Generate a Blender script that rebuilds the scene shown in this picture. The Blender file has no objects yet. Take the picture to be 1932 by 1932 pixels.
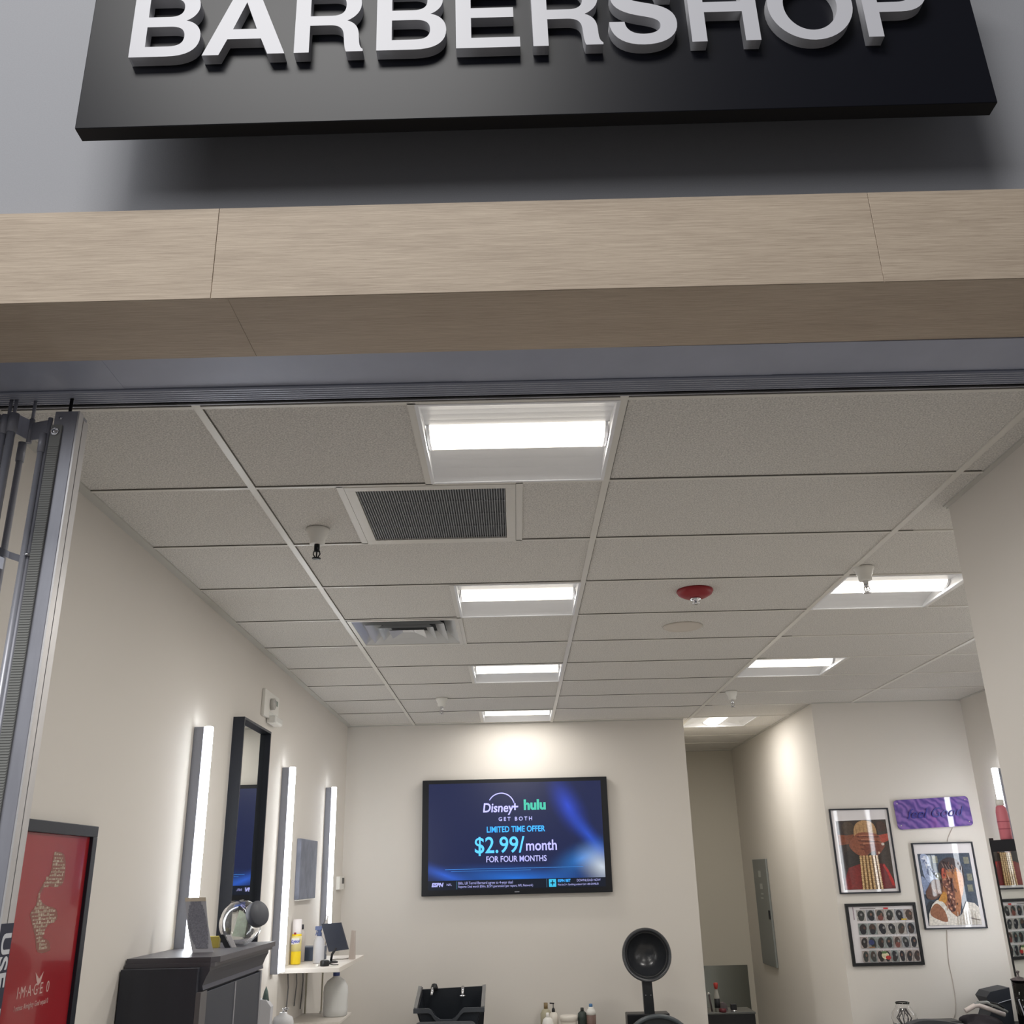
import bpy, bmesh, math, random
from mathutils import Vector, Matrix
random.seed(7)
COL = bpy.context.scene.collection
PI = math.pi
CEIL = 3.048

# ------------------------------------------------------------------ materials
def lin(c):
    return tuple((x/255/12.92 if x/255 <= .04045 else ((x/255+.055)/1.055)**2.4) for x in c)
MATS = {}
def mat(name, rgb, rough=.6, metal=0, spec=.5, bump=0, scale=60, var=0, emit=0, ecol=None, trans=0, alpha=1, coat=0, stretch=None, ior=1.45):
    if name in MATS: return MATS[name]
    m = bpy.data.materials.new(name); m.use_nodes = True
    nt = m.node_tree; b = nt.nodes['Principled BSDF']
    c = lin(rgb)
    b.inputs['Base Color'].default_value = (*c, 1)
    b.inputs['Roughness'].default_value = rough
    b.inputs['Metallic'].default_value = metal
    b.inputs['Specular IOR Level'].default_value = spec
    b.inputs['IOR'].default_value = ior
    b.inputs['Transmission Weight'].default_value = trans
    b.inputs['Alpha'].default_value = alpha
    b.inputs['Coat Weight'].default_value = coat
    if emit:
        b.inputs['Emission Color'].default_value = (*(lin(ecol) if ecol else c), 1)
        b.inputs['Emission Strength'].default_value = emit
    if bump or var:
        tc = nt.nodes.new('ShaderNodeTexCoord'); mp = nt.nodes.new('ShaderNodeMapping')
        nt.links.new(tc.outputs['Object'], mp.inputs[0])
        if stretch: mp.inputs['Scale'].default_value = stretch
        n = nt.nodes.new('ShaderNodeTexNoise'); n.inputs['Scale'].default_value = scale
        n.inputs['Detail'].default_value = 6; n.inputs['Roughness'].default_value = .6
        nt.links.new(mp.outputs[0], n.inputs['Vector'])
        if var:
            r = nt.nodes.new('ShaderNodeMapRange')
            r.inputs['From Min'].default_value = .3; r.inputs['From Max'].default_value = .7
            r.inputs['To Min'].default_value = 1-var; r.inputs['To Max'].default_value = 1+var
            nt.links.new(n.outputs['Fac'], r.inputs['Value'])
            v = nt.nodes.new('ShaderNodeVectorMath'); v.operation = 'SCALE'
            v.inputs[0].default_value = c
            nt.links.new(r.outputs[0], v.inputs['Scale']); nt.links.new(v.outputs[0], b.inputs['Base Color'])
        if bump:
            bp = nt.nodes.new('ShaderNodeBump'); bp.inputs['Strength'].default_value = bump
            bp.inputs['Distance'].default_value = .002
            nt.links.new(n.outputs['Fac'], bp.inputs['Height']); nt.links.new(bp.outputs[0], b.inputs['Normal'])
    MATS[name] = m
    return m

M_wall   = mat('interior_paint', (222, 217, 210), .75, bump=.05, scale=180, spec=.25)
M_wall2  = mat('corridor_paint', (212, 207, 195), .75, bump=.05, scale=180, spec=.25)
M_grey   = mat('storefront_grey_paint', (160, 161, 166), .6, bump=.18, scale=260, var=.03, spec=.3)
M_tile   = mat('acoustic_tile', (214, 211, 206), .95, bump=1, scale=190, var=.34, spec=.1)
M_tee    = mat('ceiling_tee', (222, 219, 212), .35, spec=.5)
M_angle  = mat('wall_angle', (196, 194, 188), .5)
M_gap    = mat('black_gap', (16, 17, 22), .8)
M_floor  = mat('floor_vinyl', (182, 179, 174), .4, var=.06, scale=4)
M_mfloor = mat('mall_terrazzo', (132, 129, 127), .35, var=.08, scale=90)
M_track  = mat('track_aluminium', (156, 160, 174), .38, metal=.4)
M_header = mat('painted_header_steel', (160, 165, 182), .45, metal=.2, var=.04, scale=8)
M_sign   = mat('black_sign_panel', (16, 17, 25), .37, spec=.26)
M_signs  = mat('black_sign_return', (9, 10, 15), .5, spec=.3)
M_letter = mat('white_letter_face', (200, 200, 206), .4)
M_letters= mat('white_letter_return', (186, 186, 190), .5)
M_alu    = mat('brushed_aluminium', (200, 202, 212), .34, metal=.5, var=.10, scale=30, stretch=(1, 1, .15))
M_alud   = mat('dull_aluminium', (156, 157, 166), .45, metal=.25, var=.14, scale=14, stretch=(1, 1, .2))
M_alul   = mat('satin_strip', (206, 204, 204), .4, metal=.3, var=.06, scale=20, stretch=(1, 1, .2))
M_rib    = mat('ribbed_grey_rubber', (150, 151, 148), .75)
M_steel  = mat('chrome', (225, 226, 230), .12, metal=1)
M_black  = mat('black_plastic', (24, 25, 28), .38)
M_blackm = mat('matt_black', (26, 28, 34), .6)
M_char   = mat('charcoal_wood', (52, 54, 62), .5, var=.12, scale=12, stretch=(1, 1, .1))
M_chard  = mat('charcoal_door', (62, 66, 76), .45)
M_pale   = mat('pale_edge', (150, 150, 156), .5)
M_frame  = mat('black_frame', (30, 34, 44), .45)
M_white  = mat('white_plastic', (232, 230, 224), .45)
M_whitem = mat('white_laminate', (222, 216, 208), .5)
M_mirror = mat('mirror_silver', (236, 240, 238), .02, metal=1)
M_mirr2  = mat('dull_mirror', (150, 156, 154), .12, metal=1)
M_glass  = mat('clear_glass', (255, 255, 255), .02, trans=1, ior=1.45)
M_pet    = mat('cloudy_plastic', (214, 214, 210), .3, trans=.55, ior=1.2)
M_lens   = mat('troffer_lens', (255, 250, 240), .5, emit=3.2, ecol=(255, 247, 232))
M_led    = mat('led_tube', (250, 252, 255), .5, emit=17, ecol=(247, 251, 255))
M_refl   = mat('white_enamel', (236, 237, 240), .4)
M_ledh   = mat('led_backplate', (156, 160, 172), .4, metal=.3)
M_grille = mat('grille_grey', (146, 148, 152), .6)
M_dark   = mat('duct_dark', (46, 48, 52), .8)
M_red    = mat('fire_red', (150, 34, 42), .4)
M_panel  = mat('panel_grey', (132, 136, 134), .5)
M_navy   = mat('navy_label', (38, 42, 64), .5)
M_txt    = mat('label_white', (214, 216, 222), .5)
M_paper  = mat('white_paper', (226, 224, 224), .6)

def wood(name, off):
    m = bpy.data.materials.new(name); m.use_nodes = True
    nt = m.node_tree; b = nt.nodes['Principled BSDF']
    tc = nt.nodes.new('ShaderNodeTexCoord'); mp = nt.nodes.new('ShaderNodeMapping')
    mp.inputs['Scale'].default_value = (1.1, 75, 75); mp.inputs['Location'].default_value = (off, off*3, off*2)
    nt.links.new(tc.outputs['Object'], mp.inputs[0])
    n = nt.nodes.new('ShaderNodeTexNoise'); n.inputs['Scale'].default_value = 9; n.inputs['Detail'].default_value = 10
    n.inputs['Roughness'].default_value = .7; n.inputs['Distortion'].default_value = .6
    nt.links.new(mp.outputs[0], n.inputs['Vector'])
    mp2 = nt.nodes.new('ShaderNodeMapping'); mp2.inputs['Scale'].default_value = (.8, 5, 5); mp2.inputs['Location'].default_value = (off*2, off, off)
    nt.links.new(tc.outputs['Object'], mp2.inputs[0])
    n2 = nt.nodes.new('ShaderNodeTexNoise'); n2.inputs['Scale'].default_value = 2.5; n2.inputs['Detail'].default_value = 3
    nt.links.new(mp2.outputs[0], n2.inputs['Vector'])
    mx = nt.nodes.new('ShaderNodeMath'); mx.operation = 'MULTIPLY_ADD'; mx.inputs[1].default_value = .22
    nt.links.new(n2.outputs['Fac'], mx.inputs[0]); nt.links.new(n.outputs['Fac'], mx.inputs[2])
    r = nt.nodes.new('ShaderNodeValToRGB')
    r.color_ramp.elements[0].position = .42; r.color_ramp.elements[0].color = (*lin((160, 143, 126)), 1)
    r.color_ramp.elements[1].position = .78; r.color_ramp.elements[1].color = (*lin((206, 190, 170)), 1)
    nt.links.new(mx.outputs[0], r.inputs[0]); nt.links.new(r.outputs[0], b.inputs['Base Color'])
    b.inputs['Roughness'].default_value = .55; b.inputs['Specular IOR Level'].default_value = .3
    bp = nt.nodes.new('ShaderNodeBump'); bp.inputs['Strength'].default_value = .25; bp.inputs['Distance'].default_value = .001
    nt.links.new(n.outputs['Fac'], bp.inputs['Height']); nt.links.new(bp.outputs[0], b.inputs['Normal'])
    return m

# ------------------------------------------------------------------ mesh builder
class MB:
    def __init__(s): s.bm = bmesh.new(); s.mi = 0
    def _tag(s, faces, mi):
        for f in faces: f.material_index = s.mi if mi is None else mi
    def box(s, x0, x1, y0, y1, z0, z1, bev=0, mi=None):
        vs = [s.bm.verts.new((x, y, z)) for x in (x0, x1) for y in (y0, y1) for z in (z0, z1)]
        q = [(0,1,3,2),(4,6,7,5),(0,4,5,1),(2,3,7,6),(0,2,6,4),(1,5,7,3)]
        fs = [s.bm.faces.new([vs[i] for i in f]) for f in q]
        s._tag(fs, mi)
        if bev:
            es = list({e for f in fs for e in f.edges})
            r = bmesh.ops.bevel(s.bm, geom=es, offset=bev, segments=3, profile=.5, affect='EDGES')
            s._tag(r['faces'], mi)
        return s
    def poly(s, pts, mi=None):
        f = s.bm.faces.new([s.bm.verts.new(p) for p in pts]); s._tag([f], mi); return s
    def prism(s, pts, vec, mi=None):
        vec = Vector(vec); a = [s.bm.verts.new(p) for p in pts]; b = [s.bm.verts.new(Vector(p)+vec) for p in pts]
        n = len(pts); fs = [s.bm.faces.new(a[::-1]), s.bm.faces.new(b)]
        for i in range(n): fs.append(s.bm.faces.new((a[i], a[(i+1) % n], b[(i+1) % n], b[i])))
        s._tag(fs, mi); return s
    def lathe(s, prof, c=(0,0,0), axis=(0,0,1), n=32, mi=None, smooth=True):
        ax = Vector(axis).normalized(); t = Vector((1,0,0)) if abs(ax.x) < .9 else Vector((0,1,0))
        u = ax.cross(t).normalized(); w = ax.cross(u); c = Vector(c); rings = []
        for r, h in prof:
            if r < 1e-6: rings.append([s.bm.verts.new(c+ax*h)])
            else: rings.append([s.bm.verts.new(c+ax*h+(u*math.cos(2*PI*i/n)+w*math.sin(2*PI*i/n))*r) for i in range(n)])
        fs = []
        for a, b in zip(rings, rings[1:]):
            if len(a) == 1 and len(b) == 1: continue
            for i in range(n):
                j = (i+1) % n
                if len(a) == 1: fs.append(s.bm.faces.new((a[0], b[i], b[j])))
                elif len(b) == 1: fs.append(s.bm.faces.new((a[i], a[j], b[0])))
                else: fs.append(s.bm.faces.new((a[i], a[j], b[j], b[i])))
        for r in (rings[0], rings[-1]):
            if len(r) > 1 and prof[0] != prof[-1]: fs.append(s.bm.faces.new(r))
        s._tag(fs, mi)
        for f in fs: f.smooth = smooth and len(f.verts) < 5
        return s
    def cyl(s, p0, p1, r, n=16, r2=None, mi=None):
        p0, p1 = Vector(p0), Vector(p1); L = (p1-p0).length
        return s.lathe([(r, 0), (r if r2 is None else r2, L)], p0, p1-p0, n, mi)
    def tube(s, pts, r, n=10, mi=None):
        pts = [Vector(p) for p in pts]; rings = []; up = Vector((.137, .31, .94)).normalized()
        for i, p in enumerate(pts):
            d = (pts[min(i+1, len(pts)-1)]-pts[max(i-1, 0)]).normalized()
            u = d.cross(up).normalized(); w = d.cross(u)
            rings.append([s.bm.verts.new(p+(u*math.cos(2*PI*k/n)+w*math.sin(2*PI*k/n))*r) for k in range(n)])
        fs = []
        for a, b in zip(rings, rings[1:]):
            for k in range(n): fs.append(s.bm.faces.new((a[k], a[(k+1) % n], b[(k+1) % n], b[k])))
        for f in fs: f.smooth = True
        fs += [s.bm.faces.new(rings[0][::-1]), s.bm.faces.new(rings[-1])]
        s._tag(fs, mi); return s
    def sphere(s, c, r, sc=(1,1,1), mi=None, seg=24):
        res = bmesh.ops.create_uvsphere(s.bm, u_segments=seg, v_segments=seg//2, radius=r,
              matrix=Matrix.Translation(c) @ Matrix.Diagonal((*sc, 1)))
        fs = {f for v in res['verts'] for f in v.link_faces}; s._tag(fs, mi)
        for f in fs: f.smooth = True
        return s
    def build(s, name, mats, parent=None, loc=None, rot=None, xf=None):
        if xf is not None: s.bm.transform(xf)
        bmesh.ops.recalc_face_normals(s.bm, faces=s.bm.faces)
        me = bpy.data.meshes.new(name); s.bm.to_mesh(me); s.bm.free()
        for m in (mats if isinstance(mats, (list, tuple)) else [mats]): me.materials.append(m)
        o = bpy.data.objects.new(name, me); COL.objects.link(o)
        if parent: o.parent = parent
        if loc: o.location = loc
        if rot: o.rotation_euler = rot
        return o

def thing(name, label, cat, loc=(0,0,0), rot=(0,0,0), group=None):
    o = bpy.data.objects.new(name, None); COL.objects.link(o)
    o.empty_display_size = .1
    o.location = loc; o.rotation_euler = rot; return tag(o, label, cat, group)
def tag(o, label, cat, group=None):
    o['label'] = label; o['category'] = cat
    if group: o['group'] = group
    return o
def struct(o): o['kind'] = 'structure'; return o
def copy_tree(o, parent=None):
    c = o.copy(); COL.objects.link(c)
    if parent: c.parent = parent
    for ch in list(o.children): copy_tree(ch, c)
    return c

def frame_m(o, right, up):
    r = Vector(right).normalized(); u = Vector(up).normalized(); n = r.cross(u)
    m = Matrix((r, u, n)).transposed().to_4x4(); m.translation = Vector(o); return m
def text(body, size, m, material, parent, name='lettering', ext=.0006, bold=0, align='CENTER', shear=0, sx=1, space=1):
    cu = bpy.data.curves.new(name, 'FONT'); cu.body = body; cu.size = size; cu.extrude = ext; cu.offset = bold
    cu.align_x = align; cu.align_y = 'CENTER'; cu.shear = shear; cu.space_character = space; cu.resolution_u = 4
    t = bpy.data.objects.new(name, cu); COL.objects.link(t)
    me = bpy.data.meshes.new_from_object(t.evaluated_get(bpy.context.evaluated_depsgraph_get()))
    bpy.data.objects.remove(t); bpy.data.curves.remove(cu)
    me.transform(m @ Matrix.Diagonal((sx, 1, 1, 1)))
    me.materials.clear(); me.materials.append(material)
    o = bpy.data.objects.new(name, me); COL.objects.link(o); o.parent = parent
    return o

def smooth_pts(pts, k=5):
    n = len(pts); out = []
    for i in range(n):
        p0, p1, p2, p3 = pts[i-1], pts[i], pts[(i+1) % n], pts[(i+2) % n]
        for j in range(k):
            t = j/k
            out.append(tuple(.5*((2*b)+(-a+c)*t+(2*a-5*b+4*c-d)*t*t+(-a+3*b-3*c+d)*t**3) for a, b, c, d in zip(p0, p1, p2, p3)))
    return out

# 2-D painter: printed layers, each .15 mm in front of the last, in a plane facing -Y
class Print:
    def __init__(s, y, dy=-.00015): s.mb = MB(); s.mats = []; s.y = y; s.dy = dy
    def mi(s, rgb, rough=.5):
        k = 'print_%d_%d_%d' % rgb
        m = mat(k, rgb, rough, spec=.3, coat=.7, var=.28, scale=70)
        if m not in s.mats: s.mats.append(m)
        return s.mats.index(m)
    def shape(s, pts, rgb, smooth=False):
        if smooth: pts = smooth_pts(pts)
        s.y += s.dy; s.mb.poly([(a, s.y, b) for a, b in pts], s.mi(rgb))
    def ell(s, cx, cz, rx, rz, rgb, a=0, n=20):
        ca, sa = math.cos(a), math.sin(a)
        s.shape([(cx+rx*math.cos(t)*ca-rz*math.sin(t)*sa, cz+rx*math.cos(t)*sa+rz*math.sin(t)*ca) for t in [2*PI*i/n for i in range(n)]], rgb)
    def rect(s, x0, x1, z0, z1, rgb): s.shape([(x0, z0), (x1, z0), (x1, z1), (x0, z1)], rgb)
    def build(s, name, parent, xf=None): return s.mb.build(name, s.mats, parent, xf=xf)

# ================================================================== ROOM SHELL
XL, XN, XR = -1.475, 1.662, 3.67          # left wall, near right wall, far right wall
YB, YP, YC = 8.64, 7.935, 11.08           # back wall with the screen, picture wall, end of corridor
T = .12; YF = 2.40; WT = CEIL + .16
def wallbox(name, m, *b): return struct(MB().box(*b).build(name, m))
struct(MB().box(XL-T, XR+T, YF-.45, YC+T, -.05, 0).build('floor', M_floor))
struct(MB().box(-6, 6, -6, YF-.45, -.05, 0).build('floor_mall', M_mfloor)).name = 'floor_concourse'
wallbox('wall_left', M_wall, XL-T, XL, YF, YB+T, 0, WT)
wallbox('wall_back', M_wall, XL, 1.505, YB, YB+T, 0, WT)
wallbox('wall_corridor_left', M_wall2, 1.505-T, 1.505, YB+T, YC+T, 0, WT)
wallbox('wall_corridor_end', M_wall2, 1.505, 2.445, YC, YC+T, 0, WT)
# corridor right wall and picture wall form one block with an outside corner
wallbox('wall_corridor_right', M_wall, 2.445, 2.445+T, YP+T, YC+T, 0, WT)
wallbox('wall_picture', M_wall, 2.445, XR, YP, YP+T, 0, WT)
wallbox('wall_right', M_wall, XR, XR+T, 3.39-T, YP+T, 0, WT)
wallbox('wall_near_right', M_wall, XN, XN+T, YF, 3.39, 0, WT)
wallbox('wall_return', M_wall, XN+T, XR, 3.39-T, 3.39, 0, WT)
# storefront wall above the opening and at its sides (mall side)
YW = 1.95
mb = MB(); mb.box(-5, 5, YW, YF, 3.075, 6.0); struct(mb.build('wall_front', M_grey))
mb = MB(); mb.box(-5, XL-T, YW, YF, 0, 3.075); struct(mb.build('wall_front_left', M_grey))
mb = MB(); mb.box(XN+T, 5, YW, YF, 0, 3.075); struct(mb.build('wall_front_right', M_grey))

# ---- timber-look portal above the opening: fascia boards and soffit boards
por = bpy.data.objects.new('trim_1', None); COL.objects.link(por); struct(por)
joints = [-2.6, -.659, .884, 2.9]
for i, (a, b) in enumerate(zip(joints, joints[1:])):
    w = wood('pale_oak_laminate_%d' % i, i*3.7+1)
    mb = MB(); mb.box(a+.0006, b-.0006, 1.872, YW-.001, 3.031, 3.281, bev=.0008); mb.build('fascia_board', w, por)
for i, (a, b) in enumerate([(-2.6, -.62), (-.62, 2.9)]):
    w = wood('pale_oak_soffit_%d' % i, i*2.1+9)
    mb = MB(); mb.box(a+.0005, b-.0005, 1.874, 2.134, 3.030, 3.0745); mb.build('soffit_board', w, por)
por.rotation_euler = (0, -.004, 0)
# ---- grey steel header strip, with its lap joints
hd = bpy.data.objects.new('trim_2', None); COL.objects.link(hd); struct(hd)
for a, b, dz in [(-1.47, -1.03, 0), (-1.03, -.12, .0008), (-.12, .72, 0), (.72, 1.65, .0008)]:
    MB().box(a, b, 2.134, 2.297, 3.031+dz, 3.0745).build('header_plate', M_header, hd)
# ---- ribbed aluminium track of the folding gate
tr = bpy.data.objects.new('trim_3', None); COL.objects.link(tr); struct(tr)
mb = MB()
for i in range(6):
    y = 2.298+i*.0118
    mb.prism([(XL, y, 3.05), (XL, y, 3.028), (XL, y+.0035, 3.0235), (XL, y+.0075, 3.0235), (XL, y+.010, 3.028), (XL, y+.010, 3.05)], (XN-XL, 0, 0))
mb.box(XL, XN, 2.298, 2.388, 3.032, 3.0745)
mb.build('track_ribs', M_track, tr)
MB().box(XL, XN, 2.369, 2.378, 3.022, 3.032).build('track_shadow_gap', M_gap, tr)  # solid black strip painting the shade in the gap behind the ribs
MB().box(XL, XN, 2.378, 2.392, 3.026, 3.0745).build('track_lip', M_alud, tr)

# ------------------------------------------------------------------ ceiling
GX, GY, W4, R2 = -.883, 3.0587, 1.2192, .6096
def gx(c): return GX+c*W4
def gy(r): return GY+r*R2
HOLES = {(.5, -1), (.5, 2), (.5, 5), (.5, 8), (2, 2), (2, 5), (2, 9)}
VENT = [(-.578, gy(0)), (gx(0), gy(3))]     # 2x2 return grille, 2x2 diffuser
mb = MB(); zc = CEIL+.004
def tile(x0, x1, y0, y1):
    x0 = max(x0, XL); x1 = min(x1, XR); y0 = max(y0, 2.392); y1 = min(y1, YC)
    if x1-x0 > .001 and y1-y0 > .001: mb.box(x0, x1, y0, y1, zc, zc+.015)
for c in range(-1, 4):
    for r in range(-2, 14):
        x0, x1, y0, y1 = gx(c), gx(c+1), gy(r), gy(r+1)
        if c == 0 and r == 0: tile(x0, -.578, y0, y1); tile(.0316, x1, y0, y1); continue
        if c == 0 and r == 3: tile(x0+R2, x1, y0, y1); continue
        lo, hi = (c, r) in HOLES, (c+.5, r) in HOLES
        if lo: tile(x0+R2, x1, y0, y1)
        elif hi: tile(x0, x0+R2, y0, y1)
        else: tile(x0, x1, y0, y1)
struct(mb.build('ceiling', M_tile))
struct(MB().box(XL-T, XR+T, YF-.01, YC+T, WT+.02, WT+.06).build('ceiling_slab', M_dark)).name = 'ceiling_deck'
mb = MB(); zt = CEIL; h = .012
def inside(x, y):
    return (XL < x < XN and 2.39 < y < YB) or (XN-.01 < x < XR and 3.39 < y < YP) or (1.505 < x < 2.445 and YP-.01 < y < YC)
for c in range(0, 4):                              # main tees run away from the front
    x = gx(c)
    for y0, y1 in [(2.392, YC)]:
        s = None; y = y0
        while y < y1+.005:
            ok = inside(x, min(y, y1-.001))
            if ok and s is None: s = y
            if (not ok or y+.02 > y1) and s is not None:
                mb.box(x-h, x+h, s, y, zt-.0015, zt+.006); s = None
            y += .02
hr = .0075
for r in range(-1, 14):                            # cross tees
    y = gy(r); s = None; x = XL
    while x < XR+.005:
        ok = inside(x, y)
        if ok and s is None: s = x
        if (not ok or x+.02 > XR) and s is not None:
            mb.box(s, x, y-hr, y+hr, zt-.001, zt+.006); s = None
        x += .02
for c, r in HOLES:
    x = gx(c)+(0 if c == 2 else 0)
    for xx in ([gx(c)] if c == .5 else [gx(c)+R2]): mb.box(xx-h, xx+h, gy(r), gy(r+1), zt-.001, zt+.006)
for xx, r in [(-.578-.006, 0), (.0316+.006, 0), (gx(0)+R2, 3)]: mb.box(xx-h, xx+h, gy(r), gy(r+1), zt-.001, zt+.006)
struct(mb.build('trim_4', M_tee))
mb = MB(); a = .038
mb.box(XL, XL+a, 2.392, YB, zt-.002, zt+.01); mb.box(XL, 1.505, YB-.022, YB, zt-.002, zt+.01)
mb.box(XN-.022, XN, 2.392, 3.39, zt-.002, zt+.01); mb.box(XN, XR, 3.39, 3.412, zt-.002, zt+.01)
mb.box(XR-.022, XR, 3.39, YP, zt-.002, zt+.01); mb.box(2.445, XR, YP-.022, YP, zt-.002, zt+.01)
mb.box(2.423, 2.445, YP, YC, zt-.002, zt+.01); mb.box(1.505, 2.445, YC-.022, YC, zt-.002, zt+.01)
struct(mb.build('trim_5', M_angle))
mb = MB()                                           # thin grey strips painting the shadow lines beside the tees
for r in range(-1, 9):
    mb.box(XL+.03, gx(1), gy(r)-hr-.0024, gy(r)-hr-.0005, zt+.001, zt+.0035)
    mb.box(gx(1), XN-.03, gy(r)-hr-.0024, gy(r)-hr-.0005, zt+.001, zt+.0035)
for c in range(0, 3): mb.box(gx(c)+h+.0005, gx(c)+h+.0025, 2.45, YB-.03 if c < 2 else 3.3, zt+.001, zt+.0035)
struct(mb.build('trim_6', mat('tee_shadow_line', (96, 92, 86), .8)))

# ------------------------------------------------------------------ lights recessed in the ceiling
LAMP = 13
def troffer(label, x, y, rz=0, k_=1):
    t = thing('ceiling_light', label, 'ceiling light', (x, y, CEIL), (0, 0, rz), 'square recessed ceiling lights')
    mb = MB(); e = .2965; i = .286
    for a_ in ((-e, e, -e, -i), (-e, e, i, e), (-e, -i, -i, i), (i, e, -i, i)): mb.box(*a_, -.002, .004)
    for sx in (-1, 1): mb.box(sx*i-.001, sx*i+.001, -i, i, 0, .075)
    mb.build('frame', M_refl, t)
    for sy in (-1, 1):
        prof = [(.286, 0), (.26, .009), (.22, .021), (.17, .031), (.12, .037), (.080, .038)]
        m2 = MB()
        for p, q in zip(prof, prof[1:]):
            m2.poly([(-i, sy*p[0], p[1]), (i, sy*p[0], p[1]), (i, sy*q[0], q[1]), (-i, sy*q[0], q[1])])
        m2.build('reflector', M_refl, t)
    L = MB(); pr = [(.082*math.cos(a_), .038-.028*math.sin(a_)) for a_ in [PI*k/14 for k in range(15)]]
    for p, q in zip(pr, pr[1:]):
        L.poly([(-.272, p[0], p[1]), (.272, p[0], p[1]), (.272, q[0], q[1]), (-.272, q[0], q[1])])
    for f in L.bm.faces: f.smooth = True
    L.build('lens', M_lens, t)
    for sx in (-1, 1):
        c = MB(); ring = [(.085*math.cos(a_), .040-.033*math.sin(a_)) for a_ in [PI*k/14 for k in range(15)]]
        c.prism([(sx*.272, p, q) for p, q in ring], (sx*.010, 0, 0)); c.build('end_cap', M_refl, t)
    MB().box(-.28, .28, -.28, .28, .078, .084).build('housing', M_refl, t)
    l = bpy.data.lights.new('troffer_lamp', 'AREA'); l.shape = 'RECTANGLE'; l.size = .535; l.size_y = .11; l.energy = LAMP*k_; l.color = (1, .965, .915)
    lo = bpy.data.objects.new('lamp', l); COL.objects.link(lo); lo.parent = t; lo.location = (0, 0, .0085)
cx = gx(.5)+R2/2
troffer('brightest large square ceiling light nearest the shop front', cx, gy(-1)+R2/2)
troffer('second square ceiling light of the middle row, left of the red detector', cx, gy(2)+R2/2)
troffer('third square ceiling light of the middle row, beyond the louvred air diffuser', cx, gy(5)+R2/2)
troffer('smallest square ceiling light, directly above the television wall', cx, gy(8)+R2/2, k_=.55)
troffer('nearer square ceiling light at right with a sprinkler in front of it', gx(2)+R2/2, gy(2)+R2/2)
troffer('farther square ceiling light at right over the salon side', gx(2)+R2/2, gy(5)+R2/2)
troffer('ceiling light at the mouth of the corridor, seen end-on', gx(2)+R2/2, gy(9)+R2/2, PI/2)

# return grille
t = thing('return_grille', 'flat grey return-air grille with white frame behind the nearest ceiling light', 'air vent', (-.273, gy(0)+R2/2, CEIL))
mb = MB(); e = .2975; i = .262
for a_ in ((-e, e, -e, -i), (-e, e, i, e), (-e, -i, -i, i), (i, e, -i, i)): mb.box(*a_, -.003, .006, bev=.001)
mb.build('frame', M_tee, t)
mb = MB(); n = 58
for k in range(n):
    x = -i+.004+k*(2*i-.008)/(n-1)
    mb.prism([(x-.0015, -i, .001), (x+.0015, -i, .001), (x+.0045, -i, .010), (x+.0025, -i, .010)], (0, 2*i, 0))
for k in range(1, 4): mb.box(-i, i, -i+k*2*i/4-.001, -i+k*2*i/4+.001, .003, .011)
mb.build('louvre_blades', M_grille, t)
MB().box(-i, i, -i, i, .0105, .016).build('filter_pad', mat('filter_grey', (128, 130, 134), .8), t)

# stepped square diffuser
t = thing('air_diffuser', 'stepped square louvred supply-air diffuser in the ceiling left of the second light', 'air vent', (gx(0)+R2/2+.006, gy(3)+R2/2, CEIL))
def cone_ring(o0, z0, o1, z1, th=.002):
    m = MB()
    for (a0, h0, a1, h1) in ((o0, z0, o1, z1),):
        c0 = [(-a0, -a0, h0), (a0, -a0, h0), (a0, a0, h0), (-a0, a0, h0)]; c1 = [(-a1, -a1, h1), (a1, -a1, h1), (a1, a1, h1), (-a1, a1, h1)]
        for k in range(4):
            j = (k+1) % 4
            m.poly([c0[k], c0[j], c1[j], c1[k]]); m.poly([(p[0], p[1], p[2]+th) for p in (c0[k], c1[k], c1[j], c0[j])])
    return m
mb = MB(); e = .292; i = .272
for a_ in ((-e, e, -e, -i), (-e, e, i, e), (-e, -i, -i, i), (i, e, -i, i)): mb.box(*a_, -.003, .006)
mb.build('frame', M_tee, t)
M_diff = mat('diffuser_enamel', (214, 215, 216), .22, metal=.25)
cone_ring(.272, .0, .20, .055).build('cone', M_diff, t)
cone_ring(.212, -.006, .150, .045).build('cone', M_diff, t)
cone_ring(.150, -.008, .098, .035).build('cone', M_diff, t)
mb = cone_ring(.095, -.008, .03, .012); mb.box(-.03, .03, -.03, .03, .010, .012); mb.build('core', M_diff, t)
MB().box(-.27, .27, -.27, .27, .057, .06).build('duct_back', M_dark, t)

def sprinkler(label, x, y, metal, s=1.0):
    t = thing('sprinkler_head', label, 'sprinkler', (x, y, CEIL+.0035), group='white pendent sprinklers in the ceiling')
    MB().lathe([(.044*s, -.001), (.046*s, -.006), (.041*s, -.014), (.034*s, -.036), (.030*s, -.040), (.029*s, -.062), (.020*s, -.064), (0, -.064)], n=32).build('escutcheon', M_white, t)
    mb = MB(); mb.lathe([(.011*s, -.06), (.011*s, -.092), (.008*s, -.094), (0, -.094)], n=16)
    for sx in (-1, 1): mb.tube([(sx*.010*s, 0, -.09), (sx*.013*s, 0, -.103), (sx*.004*s, 0, -.118)], .0025, 8)
    mb.lathe([(.003, -.094), (.003, -.118)], n=8)
    mb.build('frame', metal, t)
    MB().lathe([(0, -.118), (.017*s, -.119), (.017*s, -.121), (0, -.121)], n=20).build('deflector', metal, t)
M_bronze = mat('dark_sprinkler_metal', (40, 42, 44), .3, metal=.8)
sprinkler('nearest sprinkler, white cup with dark head beside the return grille', -.741, 3.49, M_bronze)
sprinkler('sprinkler hanging in front of the bright right-hand ceiling light', 1.60, 4.16, M_steel)
sprinkler('small far sprinkler left of the light above the television wall', -.543, 7.296, M_steel)
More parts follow.
